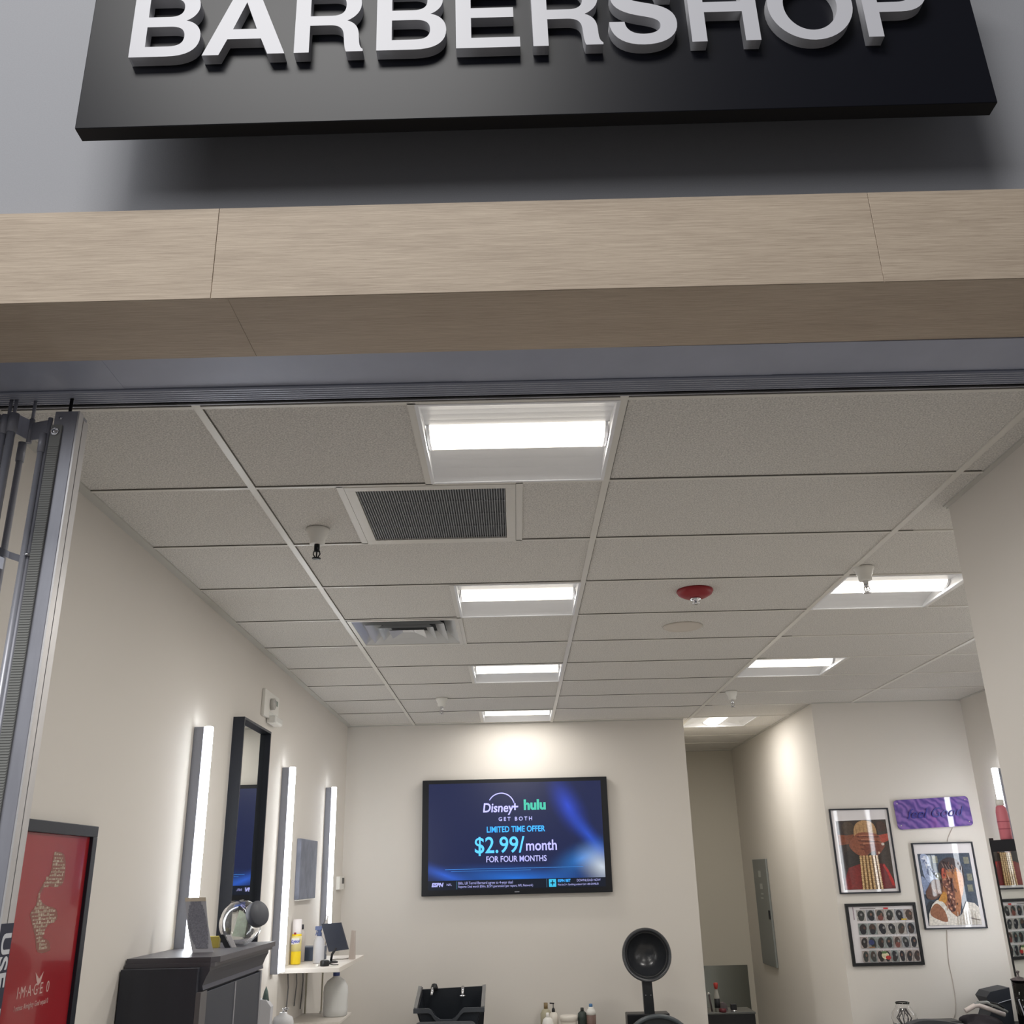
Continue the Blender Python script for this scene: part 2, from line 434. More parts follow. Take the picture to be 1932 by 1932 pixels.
sprinkler('small far sprinkler above the corridor mouth', 1.654, 7.285, M_steel)
t = thing('red_sprinkler', 'round red ceiling detector with a chrome tip', 'fire detector', (.889, 4.474, CEIL+.0045))
MB().lathe([(.086, -.001), (.088, -.008), (.080, -.022), (.060, -.034), (.045, -.040), (0, -.040)], n=40).build('body', M_red, t)
MB().lathe([(.028, -.038), (.026, -.052), (.014, -.056), (.020, -.066), (.012, -.072), (0, -.072)], n=24).build('tip', M_steel, t)
t = thing('ceiling_cover', 'flat round cream cover plate in the ceiling behind the red detector', 'ceiling plate', (.947, 5.198, CEIL+.0045))
MB().lathe([(.108, -.001), (.108, -.006), (.100, -.010), (.092, -.006), (.086, -.006), (0, -.008)], n=48).build('plate', mat('cream_cover', (206, 198, 188), .5), t)

# ================================================================== SHOP SIGN
sg = thing('shop_sign', 'long black BARBERSHOP sign with raised white letters above the wooden fascia', 'sign', (.087, 1.80, 3.432), (0, -.0095, 0))
MB().box(-1.074, 1.074, -.042, 0, 0, .62, bev=.0015).build('panel', M_sign, sg)
for x in (-.75, -.35, .1, .55, .95): MB().cyl((x, 0, .3), (x, .15, .3), .012).build('standoff', M_signs, sg)
mb = MB(); mb.box(-1.0735, 1.0735, -.0405, -.001, -.0006, .0)
mb.build('lower_edge', M_signs, sg)
def cub(p0, p1, p2, p3, n=9):
    return [tuple((1-t)**3*a+3*(1-t)**2*t*b+3*(1-t)*t*t*c+t**3*d for a, b, c, d in zip(p0, p1, p2, p3)) for t in [k/n for k in range(1, n+1)]]
def path(*seg):
    out = []
    for s in seg:
        if len(s) == 2 and not isinstance(s[0], tuple): out.append(s)
        else: out += cub(out[-1], *s)
    return out
def ellp(cx, cy, rx, ry, n=48): return [(cx+rx*math.cos(2*PI*k/n), cy+ry*math.sin(2*PI*k/n)) for k in range(n)]
GL = {
 'B': (.80, [path((0,0),(.43,0),((.68,0),(.80,.10),(.80,.28)),((.80,.40),(.74,.49),(.62,.52)),((.71,.56),(.765,.64),(.765,.735)),((.765,.91),(.64,1),(.44,1)),(0,1)),
             path((.175,.145),(.44,.145),((.56,.145),(.615,.19),(.615,.29)),((.615,.39),(.56,.435),(.44,.435)),(.175,.435)),
             path((.175,.58),(.42,.58),((.53,.58),(.585,.625),(.585,.715)),((.585,.81),(.53,.855),(.42,.855)),(.175,.855))]),
 'A': (.94, [[(0,0),(.19,0),(.275,.225),(.66,.225),(.745,0),(.94,0),(.575,1),(.365,1)], [(.33,.37),(.605,.37),(.468,.77)]]),
 'R': (.80, [path((0,0),(.175,0),(.175,.39),(.40,.39),((.53,.39),(.57,.34),(.575,.22)),((.58,.12),(.585,.05),(.605,0)),(.80,0),(.80,.03),((.755,.06),(.755,.12),(.75,.23)),((.745,.36),(.70,.42),(.61,.455)),((.72,.51),(.775,.60),(.775,.71)),((.775,.89),(.65,1),(.45,1)),(0,1)),
             path((.175,.53),(.43,.53),((.54,.53),(.595,.58),(.595,.69)),((.595,.80),(.54,.855),(.43,.855)),(.175,.855))]),
 'E': (.73, [[(0,0),(.73,0),(.73,.145),(.175,.145),(.175,.44),(.665,.44),(.665,.585),(.175,.585),(.175,.855),(.71,.855),(.71,1),(0,1)]]),
 'H': (.79, [[(0,0),(.175,0),(.175,.43),(.615,.43),(.615,0),(.79,0),(.79,1),(.615,1),(.615,.58),(.175,.58),(.175,1),(0,1)]]),
 'O': (.97, [ellp(.485,.5,.485,.52), ellp(.485,.5,.305,.375)]),
 'P': (.76, [path((0,0),(.175,0),(.175,.36),(.43,.36),((.63,.36),(.76,.48),(.76,.68)),((.76,.88),(.63,1),(.44,1)),(0,1)),
             path((.175,.505),(.40,.505),((.51,.505),(.58,.56),(.58,.68)),((.58,.80),(.51,.855),(.40,.855)),(.175,.855))]),
 'S': (.77, [path((0,.32),(.175,.32),((.18,.20),(.26,.135),(.385,.135)),((.50,.135),(.58,.18),(.58,.26)),((.58,.335),(.52,.365),(.37,.40)),((.14,.455),(.03,.54),(.03,.715)),((.03,.90),(.17,1.02),(.38,1.02)),((.60,1.02),(.735,.90),(.74,.70)),(.565,.70),((.56,.81),(.49,.875),(.375,.875)),((.27,.875),(.21,.825),(.21,.745)),((.21,.665),(.26,.635),(.43,.595)),((.66,.54),(.77,.46),(.77,.285)),((.77,.09),(.61,-.02),(.38,-.02)),((.15,-.02),(0,.10),(0,.32)))]),
}
LH = .214
for ch, xa, xb in [('B',-.873,-.708),('A',-.700,-.505),('R',-.483,-.320),('B',-.288,-.122),('E',-.099,.053),('R',.084,.250),('S',.268,.430),('H',.461,.625),('O',.652,.857),('P',.881,1.040)]:
    w, loops = GL[ch]
    cu = bpy.data.curves.new('glyph', 'CURVE'); cu.dimensions = '2D'; cu.fill_mode = 'BOTH'; cu.extrude = .0135
    for lp in loops:
        sp = cu.splines.new('POLY'); sp.points.add(len(lp)-1); sp.use_cyclic_u = True
        for p, q in zip(sp.points, lp): p.co = (q[0]/w*(xb-xa), q[1]*LH, 0, 1)
    tmp = bpy.data.objects.new('glyph', cu); COL.objects.link(tmp)
    me = bpy.data.meshes.new_from_object(tmp.evaluated_get(bpy.context.evaluated_depsgraph_get()))
    bpy.data.objects.remove(tmp)
    me.transform(frame_m((xa-.087, -.0555, .182), (1,0,0), (0,0,1)))
    me.materials.clear(); me.materials.append(M_letter); me.materials.append(M_letters)
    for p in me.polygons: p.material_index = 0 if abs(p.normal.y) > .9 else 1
    o = bpy.data.objects.new('letter', me); COL.objects.link(o); o.parent = sg
    o['label'] = 'raised white letter '+ch

# ================================================================== FOLDING GATE (left edge)
YG = 2.335
fg = thing('folding_gate', 'stacked aluminium folding security gate hanging from the ceiling track at left', 'gate', (-1.18, YG, 0))
def G(mb, name, m): return mb.build(name, m, fg, xf=Matrix.Translation((1.18, -YG, 0)))
mb = MB(); mb.box(-1.211, -1.1500, YG-.03, YG+.028, .03, 2.972, bev=.002); lp = G(mb, 'lead_post', M_alud)
mb = MB(); mb.box(-1.1500, -1.1455, YG-.030, YG-.005, .03, 2.972); G(mb, 'edge_strip', M_alul)
mb = MB(); mb.box(-1.1500, -1.1455, YG-.001, YG+.028, .03, 2.958); G(mb, 'edge_strip', M_alul)
mb = MB(); mb.box(-1.1500, -1.149, YG-.005, YG-.001, .03, 2.97); G(mb, 'edge_groove', M_gap)
mb = MB(); mb.box(-1.2135, -1.1845, YG-.036, YG-.030, .2, 2.930, bev=.001)
z = .22
while z < 2.87: mb.box(-1.2125, -1.1855, YG-.0375, YG-.036, z, z+.003); z += .0065
G(mb, 'ribbed_cover', M_rib)
mb = MB(); mb.lathe([(.0115, 0), (.0115, .003), (.009, .004), (.009, .0025), (.0065, .0025), (.006, .005), (0, .005)], (-1.2015, YG-.036, 2.909), (0, -1, 0), 28); G(mb, 'mounting_screw', M_steel)
mb = MB(); mb.lathe([(.0045, 0), (.0045, .003), (0, .0035)], (-1.193, YG-.030, 2.951), (0, -1, 0), 18); G(mb, 'mounting_screw', M_steel)
mb = MB(); mb.cyl((-1.2215, YG-.028, .2), (-1.2215, YG-.028, 2.953), .0062); G(mb, 'cover_rod', M_alud)
PK = [(-1.231, YG-.034, .0078, 2.905), (-1.307, YG+.010, .0085, 2.90), (-1.318, YG-.034, .0105, 2.965), (-1.338, YG-.036, .0085, 2.96), (-1.372, YG-.02, .0095, 2.97), (-1.392, YG, .0085, 2.95), (-1.412, YG-.03, .0095, 2.96), (-1.435, YG+.005, .0085, 2.95)]
for x, y, r, zt_ in PK:
    mb = MB(); mb.cyl((x, y, .05), (x, y, zt_-.055), r, 20); pk_ = G(mb, 'picket', M_alu)
    mb = MB(); mb.cyl((x, y, zt_-.055), (x, y, zt_), r*1.25, 20); c_ = mb.build('sleeve', M_alud, pk_, xf=Matrix.Translation((1.18, -YG, 0)))
XB, YBr = -1.290, YG+.008
def plate(xa, ya, xb, yb, za, zb_, hh, name, m):
    d = Vector((xb-xa, yb-ya, 0)); nrm = Vector((-d.y, d.x, 0)).normalized()*.0018
    a, b = Vector((xa, ya, za)), Vector((xb, yb, zb_))
    mb = MB(); mb.prism([a-nrm, b-nrm, b+nrm, a+nrm], (0, 0, hh)); G(mb, name, m)
plate(-1.2215, YG-.030, XB, YBr, 2.895, 2.905, .052, 'hinge_plate', M_alud)
plate(XB, YBr, -1.322, YG-.034, 2.907, 2.915, .056, 'hinge_plate', M_alu)
plate(-1.322, YG-.034, -1.348, YG+.006, 2.885, 2.885, .06, 'hinge_plate', M_alud)
plate(-1.348, YG+.006, -1.375, YG-.03, 2.885, 2.885, .06, 'hinge_plate', M_alu)
mb = MB(); mb.cyl((XB, YBr, 2.898), (XB, YBr, 2.968), .0075, 20); G(mb, 'hinge_barrel', M_alud)
for z in (2.545, 1.5, .8, .15):
    plate(-1.231, YG-.034, -1.285, YG+.0, z, z+.024, .018, 'folding_arm', M_alud)
    plate(-1.285, YG+.0, -1.345, YG+.0, z+.024, z+.052, .018, 'folding_arm', M_alud)
    plate(-1.285, YG-.02, -1.345, YG-.034, z-.012, z+.012, .030, 'folding_arm', M_alu)
    mb = MB(); mb.cyl((-1.2215, YG-.033, z+.018), (-1.2215, YG-.033, z+.024), .0085); G(mb, 'rod_ring', M_steel)
for x, y, z0 in [(-1.187, YG, 2.972), (XB, YBr, 2.968), (-1.338, YG+.0, 2.96), (-1.352, YG, 2.94), (-1.40, YG, 2.94)]:
    mb = MB(); mb.cyl((x, y, z0), (x, y, 3.030), .0045 if x < -1.25 else .0045, 12); G(mb, 'hanger_rod', M_alud if x < -1.25 else M_gap)
mb = MB(); mb.box(-1.1454, -1.1448, YG-.029, YG+.027, 1.2, 1.705); G(mb, 'label_strip', M_navy)
text('USE  PULL', .055, frame_m((-1.1444+1.18, .0, 1.535), (0, 0, -1), (0, 1, 0)), M_txt, fg, 'label_text', bold=.0012, sx=1.25)

# ================================================================== LEFT WALL
# framed red poster
Y0, Y1, Z0, Z1 = 2.76, 3.507, 1.12, 1.972
rp = thing('framed_poster', 'tall framed red poster with a tan word-cloud figure on the left wall', 'poster', (XL, (Y0+Y1)/2, Z0))
S = Matrix.Translation((-XL, -(Y0+Y1)/2, -Z0))
mb = MB(); fw = .036
mb.box(XL, XL+.022, Y0, Y1, Z1-fw, Z1, bev=.002); mb.box(XL, XL+.022, Y0, Y1, Z0, Z0+fw, bev=.002)
mb.box(XL, XL+.022, Y0, Y0+fw, Z0+fw, Z1-fw, bev=.002); mb.box(XL, XL+.022, Y1-fw, Y1, Z0+fw, Z1-fw, bev=.002)
mb.build('frame', M_frame, rp, xf=S)
M_rprint = mat('poster_red', (158, 36, 44), .22, var=.06, scale=3, spec=.6, coat=.6)
rpp = MB().box(XL, XL+.010, Y0+fw, Y1-fw, Z0+fw, Z1-fw).build('print', M_rprint, rp, xf=S)
SIL = [(3.233, 1.884), (3.288, 1.876), (3.311, 1.841), (3.31, 1.792), (3.268, 1.778), (3.2, 1.781), (3.171, 1.77), (3.162, 1.747), (3.207, 1.727), (3.283, 1.713), (3.299, 1.681), (3.238, 1.665), (3.221, 1.634), (3.263, 1.622), (3.278, 1.594), (3.197, 1.594), (3.167, 1.637), (3.124, 1.688), (3.113, 1.707), (3.142, 1.729), (3.147, 1.761), (3.174, 1.793), (3.209, 1.821), (3.214, 1.874)]
def inpoly(x, y, P):
    c = False
    for (a, b), (d, e) in zip(P, P[1:]+P[:1]):
        if (b > y) != (e > y) and x < (d-a)*(y-b)/(e-b)+a: c = not c
    return c
mb = MB(); mb.poly([(XL+.0103, a, b) for a, b in smooth_pts(SIL, 3)], 0)
z = 1.59
while z < 1.884:
    y = 3.105
    while y < 3.315:
        w = random.uniform(.006, .02); hh = random.choice((.004, .006, .009))
        if inpoly(y, z, SIL) and inpoly(y+w, z+hh, SIL):
            mb.box(XL+.0103, XL+.0106, y, y+w*.8, z, z+hh, mi=random.choice((1, 1, 2)))
        y += w
    z += .0105
mb.build('figure_print', [mat('figure_base', (142, 92, 82), .4), mat('figure_words', (176, 158, 138), .4), mat('figure_words_pale', (196, 182, 164), .4)], rpp, xf=S)
mb = MB(); mb.poly([(XL+.0105, a, b) for a, b in [(3.203, 1.538), (3.232, 1.518), (3.257, 1.537), (3.244, 1.508), (3.231, 1.500), (3.217, 1.513)]])
M_rtxt = mat('poster_text', (206, 172, 166), .4)
mb.build('bird_mark', M_rtxt, rpp, xf=S)
def lefttext(body, size, y, z, **k): return text(body, size, frame_m((.0104, y-(Y0+Y1)/2, z-Z0), (0, 1, 0), (0, 0, 1)), M_rtxt, rpp, 'poster_text', .0002, **k)
lefttext('I·M·A·G·E  0', .045, 3.205, 1.489, sx=.92)
lefttext('I minus Almighty God equal 0', .021, 3.205, 1.450, sx=.86)
# vertical LED wall lamps on the left wall
def led(label, x, y, sgn, group, z0=1.275, z1=2.46):
    t = thing('wall_light', label, 'wall lamp', (x, y, z0), group=group); L = z1-z0
    mb = MB(); mb.box(0 if sgn > 0 else -.045, .045 if sgn > 0 else 0, -.002, .055, -.01, L-.005, bev=.002); mb.build('backplate', M_ledh, t)
    MB().lathe([(.012, .0), (.021, .003), (.021, L-.003), (.012, L)], (sgn*.058, .030, 0), n=24).build('tube', M_led, t)
g = 'vertical light bars on the left wall'
led('long vertical light bar beside the black box-framed mirror, above the dark cabinet', XL, 4.487, 1, g)
led('vertical light bar standing in front of the wall shelf', XL, 6.262, 1, g, z0=1.275)
led('farthest vertical light bar on the left wall, behind the tablet', XL, 7.745, 1, g, z0=1.47)
g = 'vertical light bars on the right wall'
led('vertical light bar on the right wall beside the leaning mirror', XR, 7.43, -1, g, z0=1.05)
led('light bar on the right wall seen only as a reflection in the braids picture', XR, 5.50, -1, g, z0=1.5)
led('foremost light bar on the right wall, hidden by the near wall corner', XR, 4.45, -1, g, z0=1.5)

# box-framed mirror
mr = thing('wall_mirror', 'tall black box-framed mirror on the left wall above the jar', 'mirror', (XL, 5.39, 1.44))
D_, hw, H_ = .06, .292, 1.155
mb = MB()
mb.box(0, D_, -hw, -hw+.012, 0, H_); mb.box(0, D_, hw-.012, hw, 0, H_)
mb.box(0, D_, -hw+.012, hw-.012, H_-.012, H_); mb.box(0, D_, -hw+.012, hw-.012, 0, .012)
mb.build('box_frame', M_frame, mr)
MB().box(.022, .030, -hw+.012, hw-.012, .012, H_-.012).build('mirror_glass', M_mirror, mr)

# fire alarm
fa = thing('fire_alarm', 'white wall alarm with a round sounder and clear strobe above the black mirror', 'alarm', (XL, 5.79, 2.69))
MB().box(0, .02, -.15, .20, 0, .155, bev=.004).build('back_plate', M_white, fa)
MB().lathe([(.034, 0), (.034, .022), (.026, .026), (.024, .018), (0, .018)], (.02, .0, .085), (1, 0, 0), 28).build('sounder', mat('alarm_grey', (196, 194, 190), .4), fa)
mb = MB(); mb.prism([(.02, -.03, -.01), (.02, .17, -.01), (.02, .17, .04), (.02, -.03, .04)], (.001, 0, 0))
mb.box(.0, .06, -.02, .16, -.028, .018, bev=.012); mb.build('strobe', mat('strobe_clear', (240, 240, 236), .15, spec=.8), fa)
MB().box(.02, .0215, .11, .16, .095, .125).build('indicator', mat('alarm_green', (116, 132, 122), .4), fa)

# small canvas and thermostat
cv = thing('canvas_picture', 'small grey canvas hanging between the two far light bars', 'picture', (XL, 7.09, 1.663))
MB().box(0, .03, -.28, .28, 0, .384, bev=.004).build('canvas', mat('grey_canvas', (122, 126, 140), .7, var=.25, scale=9), cv)
MB().box(.002, .032, -.27, .27, -.006, -.0005).build('pale_edge', M_white, cv)
th = thing('thermostat', 'small white controller with a dark screen in the back left corner', 'thermostat', (XL, 8.47, 1.705))
MB().box(0, .03, -.11, .11, 0, .10, bev=.004).build('case', M_white, th)
MB().box(.03, .032, .0, .09, .045, .09).build('screen', M_black, th)

# ------------------------------------------------------------------ dark cabinet by the left wall
cb = thing('cabinet', 'tall charcoal cabinet with moulded top against the left wall', 'cabinet', (-1.30, 4.37, 0))
S = Matrix.Translation((1.30, -4.37, 0))
cx0, cx1, cy0, cy1 = -1.470, -1.165, 3.90, 4.80
MB().box(cx0, cx1-.02, cy0, cy1, .06, 1.487, bev=.002).build('body', M_char, cb, xf=S)
MB().box(cx0+.01, cx1-.04, cy0+.02, cy1-.02, 0, .06).build('plinth', M_blackm, cb, xf=S)
mb = MB()
mb.prism([(cx0, cy0+.05, 1.500), (-1.155, cy0+.05, 1.500), (-1.128, cy0+.08, 1.500), (-1.128, cy1+.06, 1.500), (cx0, cy1+.06, 1.500)], (0, 0, .020))
mb.prism([(cx0, cy0+.035, 1.488), (-1.15, cy0+.035, 1.488), (-1.138, cy0+.05, 1.488), (-1.138, cy1+.05, 1.488), (cx0, cy1+.05, 1.488)], (0, 0, .013))
mb.build('top', mat('cabinet_top', (88, 86, 92), .4), cb, xf=S)
mb = MB()
prof = [(cx1-.02, 1.405), (cx1-.004, 1.410), (cx1-.008, 1.425), (cx1+.004, 1.455), (cx1+.015, 1.475), (cx1+.015, 1.489), (cx1-.02, 1.489)]
mb.prism([(a, cy0+.03, b) for a, b in prof], (0, cy1-cy0, 0)); mb.build('cornice', mat('cabinet_cornice', (76, 76, 84), .42), cb, xf=S)
for ya, yb in ((3.985, 4.36), (4.375, 4.775)):
    MB().box(cx1-.02, cx1-.004, ya, yb, .1, 1.40, bev=.002).build('door', M_chard, cb, xf=S)
mb = MB(); mb.box(cx1-.02, cx1-.002, 3.90, 3.978, .06, 1.405); mb.build('corner_post', mat('cabinet_post', (104, 102, 104), .5), cb, xf=S)
MB().box(cx1-.02, cx1-.001, 4.361, 4.374, .1, 1.40).build('door_gap_trim', M_pale, cb, xf=S)
MB().box(cx1-.02, cx1-.001, 4.776, 4.80, .06, 1.405).build('end_trim', M_pale, cb, xf=S)

# curved card holder with an oval drawing
ch_ = thing('leaflet', 'curved grey leaflet with an oval scribbled drawing standing on the cabinet', 'leaflet', (-1.268, 4.22, 1.520))
mb = MB(); n = 14; P = []
for k in range(n+1):
    t_ = k/n; P.append((-.055*t_-.012*math.sin(t_*PI), .03*math.sin(t_*PI*.8), .205*t_))
wdt = (.088, -.010)
def leaf(off, a0, a1, z0i, z1i, m, name):
    mb = MB()
    for p, q in list(zip(P, P[1:]))[z0i:z1i]:
        A0 = Vector(p)+Vector((wdt[0]*a0, wdt[1]*a0-off, 0)); A1 = Vector(p)+Vector((wdt[0]*a1, wdt[1]*a1-off, 0))
        B0 = Vector(q)+Vector((wdt[0]*a0, wdt[1]*a0-off, 0)); B1 = Vector(q)+Vector((wdt[0]*a1, wdt[1]*a1-off, 0))
        mb.prism([A0, A1, B1, B0], (0, .0012, 0))
    return mb.build(name, m, ch_)
leaf(0, -.5, .5, 0, n, mat('leaflet_grey', (196, 198, 208), .5), 'sheet')
leaf(.0015, -.5, .5, n-1, n, mat('leaflet_cream', (226, 214, 196), .5), 'top_band')
mb = MB()
for k in range(1, n-1):
    t_ = (k+.5)/n; w = .44*math.sqrt(max(0, 1-((t_-.48)/.5)**2))
    p, q = P[k], P[k+1]
    A = [Vector(p)+Vector((wdt[0]*a_, wdt[1]*a_-.002, 0)) for a_ in (-w, w)]; B = [Vector(q)+Vector((wdt[0]*a_, wdt[1]*a_-.002, 0)) for a_ in (w, -w)]
    mb.prism(A+B, (0, .0006, 0))
mb.build('oval_drawing', mat('scribble', (140, 142, 156), .6, var=.35, scale=160), ch_)

# candy-style tilted glass jar
jr = thing('glass_jar', 'round tilted glass jar with a dark screw lid on the cabinet', 'jar', (-1.225, 4.60, 1.520))
ax = Vector((.66, -.48, .26)).normalized(); c = Vector((0, 0, .094))
prof = [(0, -.090), (.04, -.083), (.070, -.062), (.088, -.030), (.094, 0), (.088, .032), (.072, .058), (.050, .076), (.045, .088), (.045, .100)]
MB().lathe(prof+[(r-.0025, h_) for r, h_ in prof[::-1][:-1]]+[(0, -.0875)], c, ax, 48).build('bowl', M_glass, jr)
MB().lathe([(0, .094), (.050, .094), (.053, .098), (.053, .124), (.050, .128), (0, .128)], c, ax, 40).build('lid', mat('lid_grey', (78, 80, 88), .5), jr)
mb = MB(); mb.prism([(-.03, -.02, .04), (.03, -.035, .035), (.036, -.02, .12), (-.01, -.0, .145)], (.004, .004, .0)); mb.build('folded_note', mat('money_green', (150, 158, 140), .7, var=.2, scale=40), jr)
bk = thing('card_box', 'small yellow box on the cabinet between the leaflet and the jar', 'box', (-1.315, 4.50, 1.520), (0, 0, .1))
MB().box(-.035, .03, -.02, .02, 0, .045, bev=.001).build('carton', mat('yellow_card', (196, 178, 84), .5), bk)
bd = thing('card_reader', 'dark slim card leaning against the round glass jar', 'card', (-1.262, 4.475, 1.520))
mb = MB(); mb.prism([(-.022, 0, .052), (.0, 0, .052), (.034, -.004, .0), (.010, -.004, 0)], (0, .006, 0)); mb.build('slab', M_blackm, bd)
bp_ = thing('business_card', 'white card leaning behind the dark slim card under the jar', 'card', (-1.238, 4.483, 1.520))
mb = MB(); mb.prism([(-.018, 0, .05), (.004, 0, .05), (.034, -.004, .0), (.014, -.004, 0)], (0, .002, 0)); mb.build('card', M_paper, bp_)

# ------------------------------------------------------------------ wall shelf unit in the back left
sh = thing('shelf_unit', 'white two-tier wall shelf in the back left corner', 'shelf', (XL, 6.98, .80))
MB().box(0, .375, -.50, .50, .451, .478, bev=.002).build('shelf_board', M_whitem, sh)
MB().box(0, .33, -.16, .30, .125, .140, bev=.002).build('shelf_board', M_whitem, sh)
for x, y in ((.33, .27), (.02, .27)):
    MB().cyl((x-.2 if x > .3 else x, y, .1), (x-.2 if x > .3 else x, y, .465), .006).build('post', mat('cream_post', (204, 200, 182), .4), sh)
MB().lathe([(.012, .140), (.012, .150), (.008, .154)], (.13, .27, 0), n=16).build('post_foot', M_white, sh)
zS = 1.278
ly = thing('spray_can', 'yellow and white disinfectant spray can on the upper wall shelf', 'spray can', (-1.437, 6.78, zS))
MB().lathe([(0, 0), (.031, .002), (.0325, .006), (.0325, .170), (.030, .178), (.0285, .182)], n=36).build('can', mat('can_yellow', (244, 212, 40), .3), ly)
MB().lathe([(.0328, .078), (.0328, .168)], n=36).build('label_upper', mat('can_label', (226, 214, 150), .35), ly)
MB().lathe([(.0285, .180), (.030, .184), (.029, .262), (.024, .268), (0, .268)], n=36).build('cap', mat('can_cap', (232, 226, 226), .35), ly)
text('Lysol', .026, frame_m((.0, -.0345, .138), (1, 0, 0), (0, 0, 1)) , mat('lysol_blue', (58, 66, 176), .4), ly, 'brand_text', .0008, bold=.0008, shear=.25)
mb = MB(); mb.prism([(-.026, -.0338, .118), (.024, -.0338, .124), (.024, -.0338, .158), (-.026, -.0338, .154)], (0, .0006, 0)); mb.build('brand_panel', M_white, ly)
mb = MB(); mb.box(-.012, .002, -.033, -.031, .178, .190); mb.build('red_mark', M_red, ly)
ob = thing('bottle', 'pale bottle with a dark cap half hidden behind the spray can', 'bottle', (-1.448, 6.98, zS))
MB().lathe([(0, 0), (.026, 0), (.027, .16), (.018, .185), (.011, .19), (.011, .20)], n=24).build('body', mat('pale_bottle', (214, 206, 200), .35), ob)
MB().lathe([(.013, .198), (.013, .228), (0, .228)], n=20).build('cap', M_char, ob)
bx = thing('storage_box', 'dark blue open box on the wall shelf behind the spray can', 'box', (-1.36, 7.12, zS))
MB().box(-.100, .045, -.08, .08, 0, .085, bev=.004).build('box', mat('slate_box', (74, 84, 104), .5), bx)
sb = thing('spray_bottle', 'clear spray bottle with a blue trigger head on the wall shelf', 'spray bottle', (-1.298, 6.82, zS))
MB().lathe([(0, 0), (.034, 0), (.036, .01), (.036, .11), (.032, .14), (.018, .16), (.014, .165)], n=32).build('body', mat('clear_grey_bottle', (226, 226, 230), .2, trans=.3, ior=1.2), sb)
mb = MB(); mb.lathe([(.016, .160), (.016, .182), (.010, .186), (.010, .200), (0, .2)], n=20); mb.box(-.028, .016, -.008, .008, .198, .222, bev=.003); mb.prism([(-.018, -.004, .198), (-.010, -.004, .198), (-.022, -.004, .165), (-.026, -.004, .168)], (0, .008, 0))
mb.build('trigger_head', mat('trigger_blue', (86, 100, 140), .4), sb)
ws = thing('wire_stand', 'tall thin wire triangle with white paper cones on the wall shelf', 'ornament', (-1.36, 7.16, zS))
MB().tube([(.03, 0, .0), (.045, 0, .12), (.052, 0, .29), (.046, 0, .295), (.015, 0, .2), (-.02, 0, .08), (.0, 0, .0)], .0022, 8).build('wire', mat('wire_bronze', (120, 112, 102), .4, metal=.4), ws)
mb = MB(); mb.prism([(.048, .004, .28), (.018, .004, .185), (.056, .004, .175)], (0, .003, 0)); mb.prism([(.018, .004, .17), (.05, .004, .17), (.036, .004, .12)], (0, .003, 0)); mb.prism([(.03, .004, .11), (.012, .004, .03), (.05, .004, .03)], (0, .003, 0))
mb.build('paper_cone', M_whitem, ws)
tb = thing('tablet', 'black tablet on a small stand at the end of the wall shelf', 'tablet', (-1.195, 6.80, zS))
mb = MB(); mb.prism([(-.088, -.01, .236), (.037, -.01, .242), (.086, .03, .078), (-.04, .03, .066)], (.004, .010, 0)); mb.build('screen', mat('tablet_face', (52, 57, 70), .3), tb)
mb = MB(); mb.tube([(.01, .03, .09), (-.02, .045, .05), (-.025, .04, .01)], .008); mb.build('arm', M_black, tb)
MB().lathe([(0, 0), (.045, 0), (.045, .008), (.03, .014), (0, .014)], (-.025, .04, 0), n=28).build('base', M_black, tb)
ad = thing('power_adapter', 'small black round charger puck lying before the tablet', 'charger', (-1.215, 6.60, zS))
MB().lathe([(0, 0), (.026, 0), (.029, .006), (.029, .028), (.024, .034), (0, .034)], n=28).build('puck', M_black, ad)
MB().tube([(.02, 0, .015), (.05, .01, .006), (.08, .03, .004)], .003).build('cable', M_black, ad)
MB().lathe([(0, 0), (.012, 0), (.012, .01), (0, .012)], (-.045, .0, 0), n=16).build('plug', M_white, ad)
rt = thing('router_box', 'slim white upright unit standing right of the tablet', 'router', (-1.125, 7.12, zS))
mb = MB(); mb.prism([(-.022, -.03, 0), (.016, -.03, 0), (.012, -.03, .175), (-.008, -.03, .18)], (0, .06, 0)); mb.build('case', mat('warm_white_case', (196, 184, 176), .5), rt)
MB().tube([(-.02, 0, .006), (-.06, -.04, .004), (-.10, -.02, .003), (-.13, -.04, .003)], .003).build('cable', mat('grey_cable', (150, 142, 134), .5), rt)
# jug
jg = thing('water_jug', 'translucent one-gallon jug with a blue cap on the lower shelf', 'jug', (-1.225, 7.10, .941))
JM = Matrix.Diagonal((1.06, 1.06, .93, 1))
MB().lathe([(0, 0), (.066, 0), (.074, .006), (.076, .05), (.074, .10), (.077, .15), (.074, .19), (.055, .225), (.030, .245), (.020, .252), (.019, .262)], n=40).build('body', mat('jug_plastic', (236, 237, 236), .35, trans=.25, ior=1.15), jg, xf=JM)
MB().lathe([(.021, .258), (.021, .280), (.018, .283), (0, .283)], n=24).build('cap', mat('cap_blue', (70, 84, 140), .4), jg, xf=JM)
for i, (y, zb) in enumerate([(6.70, .90), (6.95, 1.02), (7.15, .98)]):
    o = MB().tube([(XL+.01, y, 1.249), (XL+.014, y+.02, 1.15), (XL+.008, y, zb)], .004).build('hanging_cable', mat('cable_grey', (128, 128, 130), .5))
    tag(o, ['nearest grey cable hanging below the upper wall shelf', 'middle grey cable hanging below the upper wall shelf', 'farthest grey cable hanging below the upper wall shelf'][i], 'cable', 'cables under the wall shelf')
